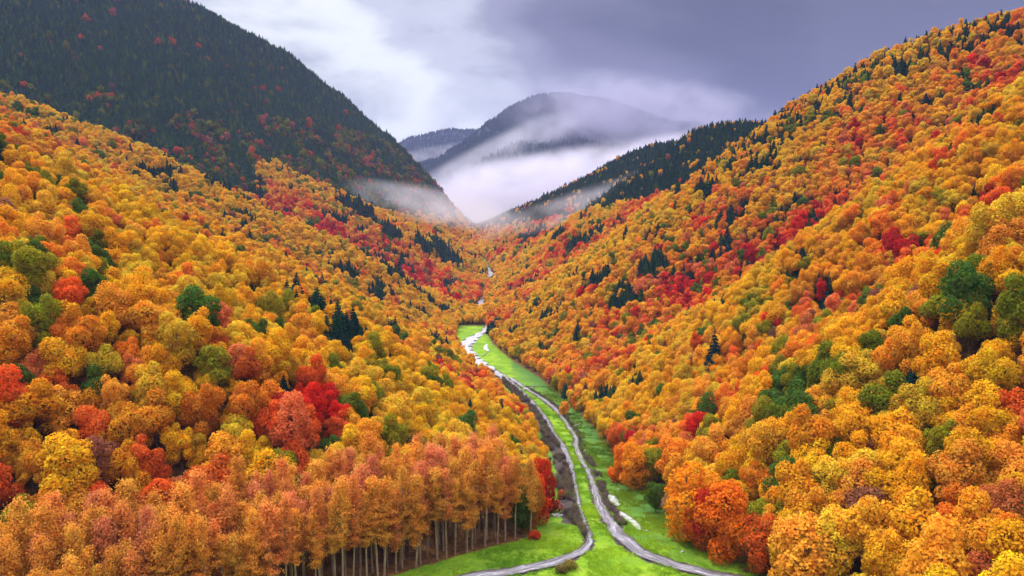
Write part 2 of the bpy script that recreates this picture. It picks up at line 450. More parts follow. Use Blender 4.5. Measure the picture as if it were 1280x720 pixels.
ribbon('backwater', C_TRIB, M_POND, .16, 1, .4, 6)
ribbon('stream_crossing', C_WEIR1, M_POND, .16, 1, .4, 7)

# ------------------------------------------------------------------ tree prototypes
def sph(n, rs):
    v = rs.normal(size=(n, 3)); return v / np.linalg.norm(v, axis=1)[:, None]

def leaf_cloud(C, Nn, size, rs, tilt=.55, aspect=1.0):
    """one small bent-free leaf-clump face per point; returns verts, faces, loop normals"""
    n = len(C)
    nn = Nn + rs.normal(size=(n, 3)) * tilt; nn /= np.linalg.norm(nn, axis=1)[:, None]
    up = sph(n, rs); a = np.cross(nn, up); a /= np.linalg.norm(a, axis=1)[:, None] + 1e-9; b = np.cross(nn, a)
    s = size * rs.uniform(.6, 1.3, n)[:, None]
    k = rs.uniform(.55, 1.0, (n, 4, 1))
    q = np.stack([C + a * s * k[:, 0], C + b * s * aspect * k[:, 1], C - a * s * k[:, 2], C - b * s * aspect * k[:, 3]], 1)
    V = q.reshape(-1, 3); Fc = np.arange(4 * n).reshape(n, 4)
    sn = Nn + rs.normal(size=(n, 3)) * .30; sn /= np.linalg.norm(sn, axis=1)[:, None]
    return V, Fc, np.repeat(sn, 4, 0)

def tube(pts, rad, sides=6):
    P = np.array(pts, float); V = []; Fc = []
    for i, p in enumerate(P):
        d = P[min(i + 1, len(P) - 1)] - P[max(i - 1, 0)]; d /= np.linalg.norm(d) + 1e-9
        u = np.cross(d, [0.31, .95, .05]); u /= np.linalg.norm(u); w = np.cross(d, u)
        for k in range(sides):
            a = 2 * PI * k / sides; V.append(p + (u * math.cos(a) + w * math.sin(a)) * rad[i])
    for i in range(len(P) - 1):
        for k in range(sides):
            a = i * sides + k; b = i * sides + (k + 1) % sides
            Fc.append([a, b, b + sides, a + sides])
    return np.array(V), np.array(Fc)

def join(parts):
    V = []; Fc = []; o = 0
    for v, f in parts: V.append(v); Fc.append(f + o); o += len(v)
    return np.vstack(V), np.vstack(Fc)

def broadleaf(seed, n_leaf, size, hgt=15., w=9., full=False):
    rs = np.random.default_rng(seed)
    cz = hgt * (.50 if full else .55); rz = hgt * (.52 if full else .44); rx = w * .5
    nl = rs.integers(16, 24) + 8 * full
    L = []; i = 0
    while len(L) < nl:
        g = i + 1; i += 1
        v = sph(1, rs)[0]
        if v[2] < (-.97 if full else -.72): continue
        rr = rs.uniform(.45, .88)
        r_l = rs.uniform(.20, .42) * rx * 1.15
        c = np.array([v[0] * rx * rr, v[1] * rx * rr, cz + v[2] * rz * rr])
        if v[2] < 0: c[:2] *= 1.05
        L.append((c, r_l * (1.0 if v[2] > -.1 else .9), 1.0 + .25 * rs.random()))
    L.append((np.array([0, 0, cz + rz * .1]), rx * .62, 1.2))
    cen = np.array([l[0] for l in L]); rad = np.array([l[1] for l in L]); ez = np.array([l[2] for l in L])
    P = []; Q = []
    per = int(n_leaf * 1.9 / len(L))
    for k in range(len(L)):
        m_ = int(per * (rad[k] / rad.mean()) ** 2)
        d = sph(m_, rs); sc = rs.uniform(.76, 1.22, m_)[:, None]
        p = cen[k] + d * np.array([1, 1, ez[k]]) * rad[k] * sc
        inside = np.zeros(m_, bool)
        for j in range(len(L)):
            if j != k: inside |= (np.linalg.norm((p - cen[j]) / np.array([1, 1, ez[j]]), axis=1) < rad[j] * .82)
        keep = ~inside & (rs.random(m_) < np.where(d[:, 2] < -.3, .45, 1))
        P.append(p[keep]); cr = p[keep] - np.array([0, 0, cz - 1.5]); cr /= np.linalg.norm(cr, axis=1)[:, None]
        q = d[keep] * .75 + cr * .4; q /= np.linalg.norm(q, axis=1)[:, None]; Q.append(q)
    P = np.vstack(P); Q = np.vstack(Q)
    if len(P) > n_leaf:
        s = rs.permutation(len(P))[:n_leaf]; P, Q = P[s], Q[s]
    crown = leaf_cloud(P, Q, size, rs)
    lean = rs.normal(size=2) * .25
    parts = [tube([(0, 0, -1.5), (0, 0, .5), (lean[0] * .5, lean[1] * .5, hgt * .3), (lean[0], lean[1], hgt * .55), (lean[0], lean[1], hgt * .8)], [w * .035, w * .027, w * .021, w * .015, w * .006])]
    for k in rs.permutation(len(L) - 1)[:9]:
        b0 = np.array([lean[0] * .6, lean[1] * .6, hgt * rs.uniform(.22, .42)])
        mid = (b0 + cen[k]) / 2 + np.array([0, 0, -.4])
        parts.append(tube([b0, mid, cen[k]], [w * .013, w * .009, w * .004], 5))
    return crown, join(parts)

def grove_tree(seed, n_leaf, size, hgt=23.):
    rs = np.random.default_rng(seed)
    parts = [tube([(0, 0, -1.5), (0, 0, 1), (rs.normal() * .12, rs.normal() * .12, hgt * .35), (rs.normal() * .2, rs.normal() * .2, hgt * .7), (0, 0, hgt * .97)], [.34, .27, .22, .14, .03], 7)]
    P = []; Q = []
    ns = 40; low = rs.uniform(.20, .48)
    for k in range(ns):
        t = (k + rs.random()) / ns
        z = hgt * (low + (.98 - low) * t)
        env = 1.95 * (math.sin(PI * min(1, (t * .80 + .17))) ** .8) + .25
        if t < .14: env *= rs.uniform(.2, 1.0)
        a = rs.uniform(0, 2 * PI); ext = env * rs.uniform(.55, 1.1)
        tip = np.array([math.cos(a) * ext, math.sin(a) * ext, z + (1.6 * t - .5) * ext * .5])
        base = np.array([0, 0, z - .8 * ext * .5])
        parts.append(tube([base, (base + tip) / 2 + [0, 0, .15], tip], [.06, .04, .015], 4))
        m_ = int(n_leaf / ns * rs.uniform(.6, 1.4))
        # flattened spray of foliage along the limb
        u = rs.beta(1.7, 1.0, m_)[:, None]
        c = base + (tip - base) * u
        spread = (.35 + 1.05 * u[:, 0])
        th = rs.uniform(.14, .34) if t < .6 else rs.uniform(.4, .9)
        j = rs.normal(size=(m_, 3)); j[:, 0] *= spread * .5; j[:, 1] *= spread * .5; j[:, 2] *= th
        c = c + j
        out_ = c * np.array([1, 1, 0]); out_ /= np.linalg.norm(out_, axis=1)[:, None] + 1e-6
        q = out_ * .55 + np.array([0, 0, .55]) + j * np.array([.2, .2, .6]) / max(th, .3)
        q /= np.linalg.norm(q, axis=1)[:, None]
        P.append(c); Q.append(q)
    P = np.vstack(P); Q = np.vstack(Q)
    return leaf_cloud(P, Q, size, rs, .6), join(parts)

def conifer(seed, n_leaf, size, hgt=16.):
    rs = np.random.default_rng(seed)
    P = []; Q = []; nw = max(12, int(hgt * 1.1)); per = n_leaf / nw
    wid = rs.uniform(.23, .30)
    for k in range(nw):
        t = k / (nw - 1)
        z = hgt * (.10 + .88 * t); r = hgt * wid * (1 - t) ** .75 + .12
        nb = max(3, int(9 * (1 - t) + 3)); a0 = rs.uniform(0, 6.28)
        m_ = max(4, int(per * 2 * (1 - t) ** .9 + 3))
        for _ in range(m_):
            b = rs.integers(nb); a = a0 + 2 * PI * b / nb + rs.normal() * .16
            u = rs.beta(2.0, 1.1); rr = r * u * (.85 + .3 * ((b * 7919 + k * 31) % 10) / 10)
            c = np.array([math.cos(a) * rr, math.sin(a) * rr, z - .38 * rr + rs.normal() * .12])
            P.append(c); q = np.array([math.cos(a) * .8, math.sin(a) * .8, .55]); Q.append(q / np.linalg.norm(q))
    P = np.array(P); Q = np.array(Q)
    trunk = tube([(0, 0, -1.5), (0, 0, 1), (0, 0, hgt * .6), (0, 0, hgt * .99)], [hgt * .017, hgt * .014, hgt * .007, .02], 6)
    return leaf_cloud(P, Q, size, rs, .35, .6), trunk

PROTO = {}      # kind -> list of (crown mesh, trunk mesh, combined mesh)
def proto(kind, crown, trunk, lm, bm):
    V, Fc, Nn = crown
    cm = make_mesh(kind + '_crown', V, Fc, [lm], normals=Nn)
    tm = make_mesh(kind + '_trunk', trunk[0], trunk[1], [bm], smooth=True)
    Vc = np.vstack([V, trunk[0]]); Fcc = np.vstack([Fc, trunk[1] + len(V)])
    mi = np.r_[np.zeros(len(Fc)), np.ones(len(trunk[1]))]
    both = make_mesh(kind + '_whole', Vc, Fcc, [lm, bm], mat_index=mi)
    # custom normals for the leaf faces, own normals for the wood
    nl = np.zeros((len(Fcc) * 4, 3)); nl[:len(Nn)] = Nn
    both.normals_split_custom_set(nl.tolist())
    PROTO.setdefault(kind, []).append((cm, tm, both))

for i in range(7): proto('broad_near', *broadleaf(100 + i, 6500, .27, 15 + (i % 3) * 1.2, 9.0 - (i % 2) * .9), M_LEAF, M_BARK)
for i in range(4): proto('broad_full', *broadleaf(150 + i, 6500, .30, 14.5 + (i % 3) * 1.2, 9.2 - (i % 2) * .7, True), M_LEAF, M_BARK)
for i in range(7): proto('broad_mid', *broadleaf(200 + i, 1500, .55, 15 + (i % 3) * 1.2, 9.0 - (i % 2) * .9), M_LEAF, M_BARK)
for i in range(6): proto('broad_far', *broadleaf(300 + i, 520, .90, 15 + (i % 3) * 1.2, 9.0 - (i % 2) * .9), M_LEAF, M_BARK)
for i in range(7): proto('grove', *grove_tree(400 + i, 6000, .185, 21.8 + (i % 3) * 1.1), M_GROVE, M_PALEBARK)
for i in range(5): proto('con_near', *conifer(500 + i, 3600, .50, 15), M_NEEDLE, M_BARK)
for i in range(5): proto('con_far', *conifer(600 + i, 480, 1.1, 15), M_NEEDLE, M_BARK)

# ------------------------------------------------------------------ planting
YEL = [(.90, .60, .022), (.90, .53, .020), (.82, .62, .045)]
ORA = [(.91, .43, .028), (.91, .34, .030), (.92, .47, .050)]
SAL = [(.86, .22, .040), (.78, .26, .085), (.84, .17, .030)]
RED = [(.70, .040, .024), (.80, .07, .026), (.52, .030, .035)]
GRN = [(.20, .28, .018), (.34, .36, .02), (.09, .20, .030)]
MAU = [(.38, .17, .10), (.34, .16, .08)]
CNAME = ['yellow', 'golden orange', 'deep orange', 'salmon red', 'crimson', 'olive green', 'mauve brown']
PAL = [YEL, [(.92, .53, .024), (.92, .49, .035)], ORA, SAL, RED, GRN, MAU]

CONIFERS = [(436, 262, 7, 1.5), (447, 268, 7, 1.5), (458, 276, 7, 1.5), (425, 255, 6, 1.3), (530, 316, 9, 1.5), (543, 322, 10, 1.6), (556, 328, 10, 1.6), (568, 335, 9, 1.5), (492, 300, 8, 1.3),
             (484, 296, 6, 1.3), (427, 468, 3, 1.5), (420, 458, 3, 1.3), (437, 438, 5, 1.2), (412, 450, 4.5, 1.1), (388, 405, 6, 1.2), (380, 402, 5, 1.2), (428, 345, 6, 1.2), (440, 352, 5, 1.2), (478, 372, 7, 1.1),
             (470, 382, 6, 1.1), (498, 340, 7, 1.1), (505, 412, 6, 1.), (482, 420, 5, 1.1), (475, 445, 5, 1.1), (548, 445, 8, 1.1), (556, 447, 7, 1.1), (624, 538, 3, 1.5), (590, 533, 3, 1.2), (600, 508, 3, 1.),
             (430, 524, 3, 1.4), (424, 520, 3, 1.2), (866, 414, 3, 1.6), (858, 412, 3, 1.3), (893, 484, 3, 1.6), (728, 430, 4.5, 1.35), (735, 427, 3, 1.2), (790, 390, 7, 1.3), (778, 382, 6, 1.2), (766, 508, 4, 1.1), (758, 512, 4, 1.1),
             (731, 508, 3, 1.1), (680, 408, 5, 1.1), (700, 395, 5, 1.), (740, 305, 10, 1.2), (720, 312, 9, 1.2), (700, 300, 8, 1.1), (670, 300, 11, 1.2), (655, 303, 9, 1.1), (816, 306, 4, 1.3), (850, 250, 5, 1.3),
             (880, 250, 6, 1.3), (750, 362, 6, 1.2), (815, 345, 6, 1.3), (828, 350, 4, 1.3), (770, 290, 6, 1.1), (900, 330, 5, 1.4), (905, 290, 5, 1.3), (686, 445, 4, 1.), (600, 445, 3, .8), (640, 420, 4, 1.), (618, 418, 3, .9)]
PATCHES = [(378, 350, 14, -1.3), (385, 455, 16, -1.4), (376, 530, 10, -1.6), (392, 540, 8, -1.2), (415, 300, 22, -.9), (405, 300, 12, -.8), (450, 345, 14, -.7), (500, 375, 14, -.6), (400, 480, 14, .8), (450, 500, 22, .9),
           (520, 560, 22, .7), (600, 565, 18, .8), (560, 520, 22, .5), (400, 345, 16, .8), (440, 395, 20, .7), (520, 430, 20, .6), (690, 540, 10, -1.2), (684, 580, 8, -1.4), (640, 505, 9, -.6), (578, 520, 7, -1.2),
           (820, 345, 26, -1.2), (850, 365, 20, -1.3), (900, 350, 22, -1.6), (905, 270, 22, -1.5), (870, 235, 20, -1.0), (745, 385, 14, -1.2), (760, 392, 8, -1.0), (875, 450, 8, -1.5), (835, 475, 8, -.8), (800, 560, 6, -1.2),
           (790, 540, 6, -.9), (745, 340, 30, .8), (700, 360, 30, .7), (800, 300, 30, .7), (860, 285, 24, .8), (800, 440, 26, .7), (850, 430, 18, .8), (880, 520, 20, .6), (780, 500, 14, .5), (640, 470, 14, -.3), (690, 430, 20, -.4)]

def plant():
    pts = []
    # jittered lattice whose spacing grows slowly with distance
    Y = 62.0
    while Y < 1560:
        f_ = (.86 - .27 * float(sstep(145, 320, Y))) * (1 + .00022 * max(0, Y - 500))
        f_ *= 1 - .10 * float(sstep(330, 230, Y))
        dy = 6.1 * f_
        dx = 6.8 * f_
        half = (.80 * Y + 60)
        xs = np.arange(-half, half, dx)
        xs = xs + rng.uniform(-.42, .42, len(xs)) * dx
        ys = Y + rng.uniform(-.42, .42, len(xs)) * dy
        pts.append(np.stack([xs, ys], 1)); Y += dy
    P = np.vstack(pts)
    x, y = P[:, 0], P[:, 1]
    ul = smooth_interp(y, YL, XL) - x; ur = x - smooth_interp(y, YR, XR)
    side = np.where(ur > 0, 1, -1); u = np.maximum(ul, ur)
    ok = (u > 1.5)
    # narrow gorge and the far valley: trees come right down to the water
    dst = dist_to(x, y, C_LEFT)
    ok |= (y > 690) & (dst > .2) & ~((y > 760) & (y < 840) & (dst < 2.5)) & ~((y > 970) & (y < 1020) & (dst < 2.5)) & ~((y > 1060) & (y < 1150) & (u > -14) & (u < 0))
    # grove footprint and a little room behind it
    gA = np.array([on_floor(655, 672), on_floor(470, 722)]); gd = (gA[1] - gA[0]) / np.linalg.norm(gA[1] - gA[0]); gb = np.array([gd[1], -gd[0]]); gb = gb if gb[1] > 0 else -gb
    al = (x - gA[0][0]) * gd[0] + (y - gA[0][1]) * gd[1]; ac = (x - gA[0][0]) * gb[0] + (y - gA[0][1]) * gb[1]
    ok &= ~((y > 150) & (y < 200) & (side < 0) & (ul > -5) & (ul < 0))
    # grove area is planted separately
    ok &= ~((side < 0) & (ac < 14.5) & (al > -4)) & ~((side < 0) & (ac < 6) & (al <= -4))
    # the small clearing on the lower right bank
    ok &= ~((side > 0) & (y > 150) & (y < 215) & (ur < 7))
    P = P[ok]; x, y, side, u, ul, ur = (a[ok] for a in (x, y, side, u, ul, ur))
    z = H(x, y)
    zr = z - CAMZ
    m = ridge_field(x, y, RIDGE_L, .56)
    on_mtn = (side < 0) & (m > zr - 22) & (y > 800) & (zr > 4 + 10 * fbm(x / 40., y / 40., 77, 2))
    # right crest strip: conifers
    crest = 285 + 60 * sstep(900, 200, y)
    cr_d = (ur - (crest - 48))
    n_big = fbm(x / 60., y / 60., 21, 3); n_sm = fbm(x / 22., y / 22., 33, 3); n_c = fbm(x / 34., y / 34., 44, 3)
    n_c2 = vnoise(x / 15., y / 15., 55)
    rnd = rng.random(len(x))
    n_c3 = fbm(x / 20., y / 20., 144, 3)
    con = (n_c3 > .655) & (n_c2 > .25)
    con |= rnd < .014
    con |= (side > 0) & (cr_d > 0) & (rnd < .93) & (y > 500)
    con |= (side > 0) & (ur > crest - 90) & (rnd < .8) & (n_sm < .58) & (y > 620)
    # conifer belt along the crest of the right ridge, thinning toward the valley mouth
    az = x / y; el = (zr + 8) / y; bins = np.clip(((az + .2) / .01).astype(int), 0, 120); rr_ = (side > 0) & (y > 350)
    skyl = np.full(121, -9.); np.maximum.at(skyl, bins[rr_], el[rr_])
    con |= rr_ & (el > skyl[bins] - np.interp(az, [-.06, 0, .07, .18, .31, .5, 1], [.008, .018, .040, .070, .074, .04, .02]) + .014 * (n_sm - .5)) & ((n_c < .70) | (rnd < .5)) & (rnd < .97)
    # line of conifers along the third left spur and its neighbour
    sp3 = (side < 0) & (np.abs(y + .06 * ul - 712) < 24) & (((ul > 45) & (ul < 105)) | ((ul > 172) & (ul < 250)))
    con |= sp3 & (rnd < .92)
    mt = sstep(.0, 1., (zr - 20) / 130)
    con |= on_mtn & ((rnd < .60 + .36 * mt) | (n_sm > .50)) & ~((n_big > .52) & (rnd < .62) & (zr < 165))
        # colour class
    spR, spL = spurR(y, ur), spurL(y, ul)
    sp = np.where(side > 0, spR, spL) / 14.0
    v = .34 + .62 * sp + 1.6 * (n_big - .5) + 2.0 * (n_sm - .5) + rng.normal(size=len(x)) * .46
    cls = np.full(len(x), 2)
    cls[v > .12] = 1; cls[v > .48] = 0; cls[v < -.34] = 3; cls[v < -.85] = 4
    fl = rng.random(len(x))
    cls[(fl < .045)] = 5; cls[(fl > .993)] = 6
    cls[(side > 0) & (u < 60) & (y > 400) & (fl > .5) & (fl < .75)] = 1
    yl = (v > .45) & (fl > .3) & (fl < .5); cls[yl] = 0
    cls[(n_c > .575) & (n_c <= .63) & (fl < .6)] = 5
    cls[on_mtn & (fl < .68)] = 5
    cls[on_mtn & (fl > .68) & (fl < .86)] = 3; cls[on_mtn & (fl > .86)] = 6
    # conifer groups and single conifers, and patches of one colour, where they stand on the slopes
    con &= ~((rnd > .55) & (y < 620) & ~sp3)
    big = np.ones(len(x))
    for px, row, rad, sc_ in CONIFERS:
        c_ = on_floor(px, row); d_ = np.hypot((x - c_[0]), (y - c_[1]) * .8)
        hit_ = d_ < rad * 1.3
        if rad < 4: hit_ = np.zeros(len(x), bool); hit_[np.argmin(d_)] = True
        con |= hit_ & ((rnd < .9) | (rad < 4)); big[hit_] = sc_
    for px, row, rad, dv in PATCHES:
        c_ = on_floor(px, row); v = v + (.95 if dv < -1.15 and px < 600 else .5) * dv * np.exp(-(((x - c_[0]) ** 2 + ((y - c_[1]) * .8) ** 2) / rad ** 2))
    m3 = np.isin(cls, (0, 1, 2, 3, 4))
    cls = np.where(m3 & ~on_mtn, np.select([v > .48, v > .12, v < -.85, v < -.34], [0, 1, 4, 3], 2), cls)
    # scale: older taller trees low down, smaller ones higher and farther up the valley
    s = np.clip(rng.lognormal(-.05, .20, len(x)), .55, 1.4) * (.95 - .33 * sstep(145, 320, y)) * (1 + .12 * sstep(600, 1200, y))
    s[con] *= rng.uniform(.85, 1.3, con.sum()); s *= big
    s[on_mtn] *= 1.2
    s = np.where(con, np.minimum(s, (.62 + .0004 * y) * rng.uniform(.75, 1.15, len(x))) * np.where(big > 1, big * 1.08, 1.0), s)
    s = np.where((side < 0) & (y < 260) & ~con, s * .88, s)
    z = z - .3
    return dict(x=x, y=y, z=z, con=con, cls=cls, s=s, side=side, u=u, mtn=on_mtn)

T = plant()
n = len(T['x'])
# tint per tree
tint = np.zeros((n, 3))
for c in range(7):
    idx = np.nonzero(T['cls'] == c)[0]
    pal = np.array(PAL[c]); k = rng.integers(len(pal), size=len(idx))
    tint[idx] = pal[k] * rng.uniform(.82, 1.12, (len(idx), 1)) * rng.uniform(.93, 1.07, (len(idx), 3))
ci = np.nonzero(T['con'])[0]
cp = np.array([(.012, .060, .044), (.018, .074, .036), (.010, .050, .050), (.045, .10, .03)])
tint[ci] = cp[rng.choice(4, len(ci), p=[.4, .25, .25, .1])] * rng.uniform(.8, 1.25, (len(ci), 1))
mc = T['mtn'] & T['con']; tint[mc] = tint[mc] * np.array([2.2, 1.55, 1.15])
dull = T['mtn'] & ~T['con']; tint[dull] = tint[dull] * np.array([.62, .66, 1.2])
tint = np.clip(tint, 0, .92)
rot = rng.uniform(0, 2 * PI, n)
sx = T['s'] * rng.uniform(.92, 1.14, n); sz = T['s'] * rng.uniform(.90, 1.12, n)
h_tree = 15.8 * sz; w_tree = np.where(T['con'], 6.6, 9.2) * sx

# painter-style visibility test of all trees: which show largest
def project(x, y, z):
    xc = x; zc = z - CAMZ
    c, s_ = math.cos(PITCH), math.sin(PITCH)
    d = y * c - zc * s_; v = y * s_ + zc * c
    return 640 + F * xc / d, 360 - F * v / d, d

def visible_area():
    W_, H_ = 640, 360
    px, rt, d = project(T['x'], T['y'], T['z'] + h_tree); _, rb, _ = project(T['x'], T['y'], T['z'] + h_tree * .2)
    hw = F * w_tree * .5 / d
    zb = np.zeros((H_, W_), bool); band = np.zeros(n); allv = np.zeros(n)
    # terrain occlusion: sample the sight line
    K = np.linspace(.25, .97, 40)
    occ = np.zeros(n, bool)
    topz = T['z'] + h_tree * .8
    for k in K:
        X_, Y_ = T['x'] * k, T['y'] * k
        if True:
            zz = CAMZ + (topz - CAMZ) * k
            occ |= (H(X_, Y_) > zz) & (Y_ < T['y'] - 15)
    # grove mask (in front of the lower left)
    for i in np.argsort(d):
        if occ[i]: continue
        x0, x1 = int((px[i] - hw[i] * .8) / 2), int((px[i] + hw[i] * .8) / 2) + 1
        y0, y1 = int(rt[i] / 2), int(rb[i] / 2) + 1
        x0, y0 = max(x0, 0), max(y0, 0); x1, y1 = min(x1, W_), min(y1, H_)
        if x0 >= x1 or y0 >= y1: continue
        sub = zb[y0:y1, x0:x1]
        a = (~sub).sum(); allv[i] = a * 4
        if a:
            b0, b1 = max(x0, 185) - x0, min(x1, 455) - x0
            if b1 > b0: band[i] = (~sub[:, b0:b1]).sum() * 4
            sub[:] = True
    # trees behind the grove's crowns do not show
    hid = (px < 655) & ((rt + rb) / 2 > 590) & (T['side'] < 0)
    band[hid] = 0; allv[hid] = 0
    return band, allv, px, (rt + rb) / 2, occ

band, allv, PX, PR, OCC = visible_area()

def pick(mask, n_band, n_side, floor=10):
    b = np.where(mask, band, 0); o = np.argsort(-b); o = o[b[o] > floor][:n_band]
    rest = np.where(mask & (band < 6), allv, 0); rest[o] = 0
    q = np.argsort(-rest); q = q[rest[q] > floor * 8][:n_side]
    return list(o), list(q)
br_b, br_s = pick(~T['con'], 232, 62)
co_b, co_s = pick(T['con'], 190, 24)
chosen = set(br_b) | set(br_s) | set(co_b) | set(co_s)

# ------------------------------------------------------------------ individual trees
LABELS = set()
def uniq(parts_list):
    """first phrase list that gives an unused label of at most 16 words"""
    for parts in parts_list:
        l = ' '.join(parts)
        if len(l.split()) <= 16 and l not in LABELS:
            LABELS.add(l); return l
    return None

def tree_thing(name, kind, i_var, loc, rz, scl, tnt, label, cat, group):
    cm, tm, _ = PROTO[kind][i_var % len(PROTO[kind])]
    e = bpy.data.objects.new(name, None); col.objects.link(e)
    e.empty_display_size = .5
    e.location = loc; e.rotation_euler = (0, 0, rz); e.scale = scl
    tag(e, label, cat, group)
    c = bpy.data.objects.new('crown', cm); col.objects.link(c); c.parent = e; c['tint'] = [float(v) for v in tnt]
    t = bpy.data.objects.new('trunk', tm); col.objects.link(t); t.parent = e
    return e

ORD = ['', 'second ', 'third ', 'fourth ', 'fifth ', 'sixth ', 'seventh ', 'eighth ', 'ninth ', 'tenth ', 'eleventh ', 'twelfth ', 'thirteenth ', 'fourteenth ', 'fifteenth ', 'sixteenth ', 'seventeenth ', 'eighteenth ', 'nineteenth ', 'twentieth ']
def where(i):
    px, pr = PX[i], PR[i]
    side = T['side'][i]; u = T['u'][i]; y = T['y'][i]
    if side < 0:
        s = 'left side'
        land = ('above slender grove' if y < 235 and px < 600 else 'by lower meadow' if u < 22 and y < 330 else 'above river bend' if u < 60 and y < 620 else
                'below dark mountain' if y > 620 else 'behind the grove' if y < 330 else 'halfway up slope' if u < 130 else 'high on slope')
    else:
        s = 'right side'
        land = ('above white ponds' if u < 28 and y < 240 else 'by meadow edge' if u < 22 and y < 480 else 'above river bend' if u < 60 and y < 760 else
                'near conifer ridge' if u > 190 else 'on lower spur' if y < 370 else 'in red hollow' if y < 500 else 'on yellow spur' if y < 700 else 'far up valley')
    return s, land

def neighbour(i):
    d = np.hypot(T['x'] - T['x'][i], T['y'] - T['y'][i]); d[i] = 1e9
    o = np.argsort(d)[:4]
    for j in o:
        if T['con'][j] != T['con'][i]: return 'conifer' if T['con'][j] else CNAME[T['cls'][j]] + ' tree'
    for j in o:
        if T['cls'][j] != T['cls'][i] and not T['con'][j]: return CNAME[T['cls'][j]] + ' tree'
    return 'like coloured tree'

def label_trees(idx, con):
    """labels from colour, size, hillside, landmark and neighbour; equal ones are then told apart by their order along the slope"""
    from collections import defaultdict
    groups = defaultdict(list)
    for i in idx:
        s, land = where(i)
        size = 'tall' if sz[i] > (1.12 if con else 1.03) else 'small' if sz[i] < (.9 if con else .84) else 'rounded' if not con else 'medium'
        c = ('dark green conifer' if tint[i][1] < .07 else 'mid green conifer') if con else CNAME[T['cls'][i]] + ' tree'
        where_ = ' outside' if not (370 <= PX[i] <= 910) else ''
        groups[(size + ' ' + c, s, land, neighbour(i))].append(i)
    out = {}
    for (c, s, land, nb), L in groups.items():
        L.sort(key=lambda i: PX[i])
        for k, i in enumerate(L):
            if len(L) == 1: lab = f'{c} {land}, {s}, beside {nb}'
            else:
                o = 'leftmost' if k == 0 else 'rightmost' if k == len(L) - 1 else ORD[min(k, 19)] + 'from left'
                lab = f'{c} {land}, {s}, by {nb}, {o}'
            if len(lab.split()) > 16: lab = lab.replace(' from left', ' along')
            if len(lab.split()) > 15: lab = lab.replace(f', {s},', ' ' + s.split()[0] + ',')
            k2 = 0; base = lab
            while lab in LABELS:
                k2 += 1; lab = base.replace(c, ('higher ', 'upper ', 'topmost ')[min(k2 - 1, 2)] + c) if k2 < 4 else base + f' {ORD[k2]}up'
            LABELS.add(lab); out[i] = lab
    return out

lab_b = label_trees(br_b + br_s, False); lab_c = label_trees(co_b + co_s, True)
for i in br_b + br_s:
    kind = ('broad_full' if T['u'][i] < 11 else 'broad_near') if T['y'][i] < 420 else 'broad_mid'
    tree_thing('broadleaf_tree', kind, i, (T['x'][i], T['y'][i], T['z'][i]), rot[i], (sx[i], sx[i], sz[i]), tint[i], lab_b[i], 'tree', 'autumn broadleaf trees on the hillsides')
for i in co_b + co_s:
    kind = 'con_near' if T['y'][i] < 700 else 'con_far'
    tree_thing('conifer_tree', kind, i, (T['x'][i], T['y'][i], T['z'][i]), rot[i], (sx[i], sx[i], sz[i]), tint[i], lab_c[i], 'conifer', 'dark conifers among the autumn trees')

# ------------------------------------------------------------------ the rest of the forest: one object per kind, instanced on points
def scatter_object(name, P, rotz, scl, tnt, var, meshes, label):
    """P points; meshes: list of prototype meshes held in a collection that is not in the scene"""
    pc = bpy.data.collections.new(name + '_kinds')
    for k, me in enumerate(meshes):
        o = bpy.data.objects.new('%s_kind_%02d' % (name, k), me); pc.objects.link(o)
    me = bpy.data.meshes.new(name)
    me.vertices.add(len(P)); me.vertices.foreach_set('co', np.asarray(P, np.float32).ravel())
    def att(nm, ty, arr, key):
        a = me.attributes.new(nm, ty, 'POINT'); a.data.foreach_set(key, np.ascontiguousarray(arr).ravel())
    att('rz', 'FLOAT_VECTOR', np.stack([np.zeros(len(P)), np.zeros(len(P)), rotz], 1).astype(np.float32), 'vector')
    att('scl', 'FLOAT_VECTOR', scl.astype(np.float32), 'vector')
    att('tint', 'FLOAT_VECTOR', tnt.astype(np.float32), 'vector')
    att('var', 'INT', np.asarray(var, np.int32), 'value')
    o = link(name, me)
    ng = bpy.data.node_groups.new(name, 'GeometryNodeTree')
    ng.interface.new_socket('Geometry', in_out='INPUT', socket_type='NodeSocketGeometry')
    ng.interface.new_socket('Geometry', in_out='OUTPUT', socket_type='NodeSocketGeometry')
    gi = ng.nodes.new('NodeGroupInput'); go = ng.nodes.new('NodeGroupOutput')
    ci_ = ng.nodes.new('GeometryNodeCollectionInfo'); ci_.inputs['Collection'].default_value = pc
    ci_.inputs['Separate Children'].default_value = True; ci_.inputs['Reset Children'].default_value = True
    ip = ng.nodes.new('GeometryNodeInstanceOnPoints'); ip.inputs['Pick Instance'].default_value = True
    def na(nm, ty):
        q = ng.nodes.new('GeometryNodeInputNamedAttribute'); q.data_type = ty; q.inputs['Name'].default_value = nm; return q.outputs['Attribute']
    L = ng.links
    L.new(gi.outputs[0], ip.inputs['Points']); L.new(ci_.outputs[0], ip.inputs['Instance'])
    L.new(na('var', 'INT'), ip.inputs['Instance Index'])
    er = ng.nodes.new('FunctionNodeEulerToRotation'); L.new(na('rz', 'FLOAT_VECTOR'), er.inputs[0]); L.new(er.outputs[0], ip.inputs['Rotation'])
    L.new(na('scl', 'FLOAT_VECTOR'), ip.inputs['Scale']); L.new(ip.outputs[0], go.inputs[0])
    md = o.modifiers.new('scatter', 'NODES'); md.node_group = ng
    tag(o, label, kind='stuff')
    return o

rest = np.array([i for i in range(n) if i not in chosen])
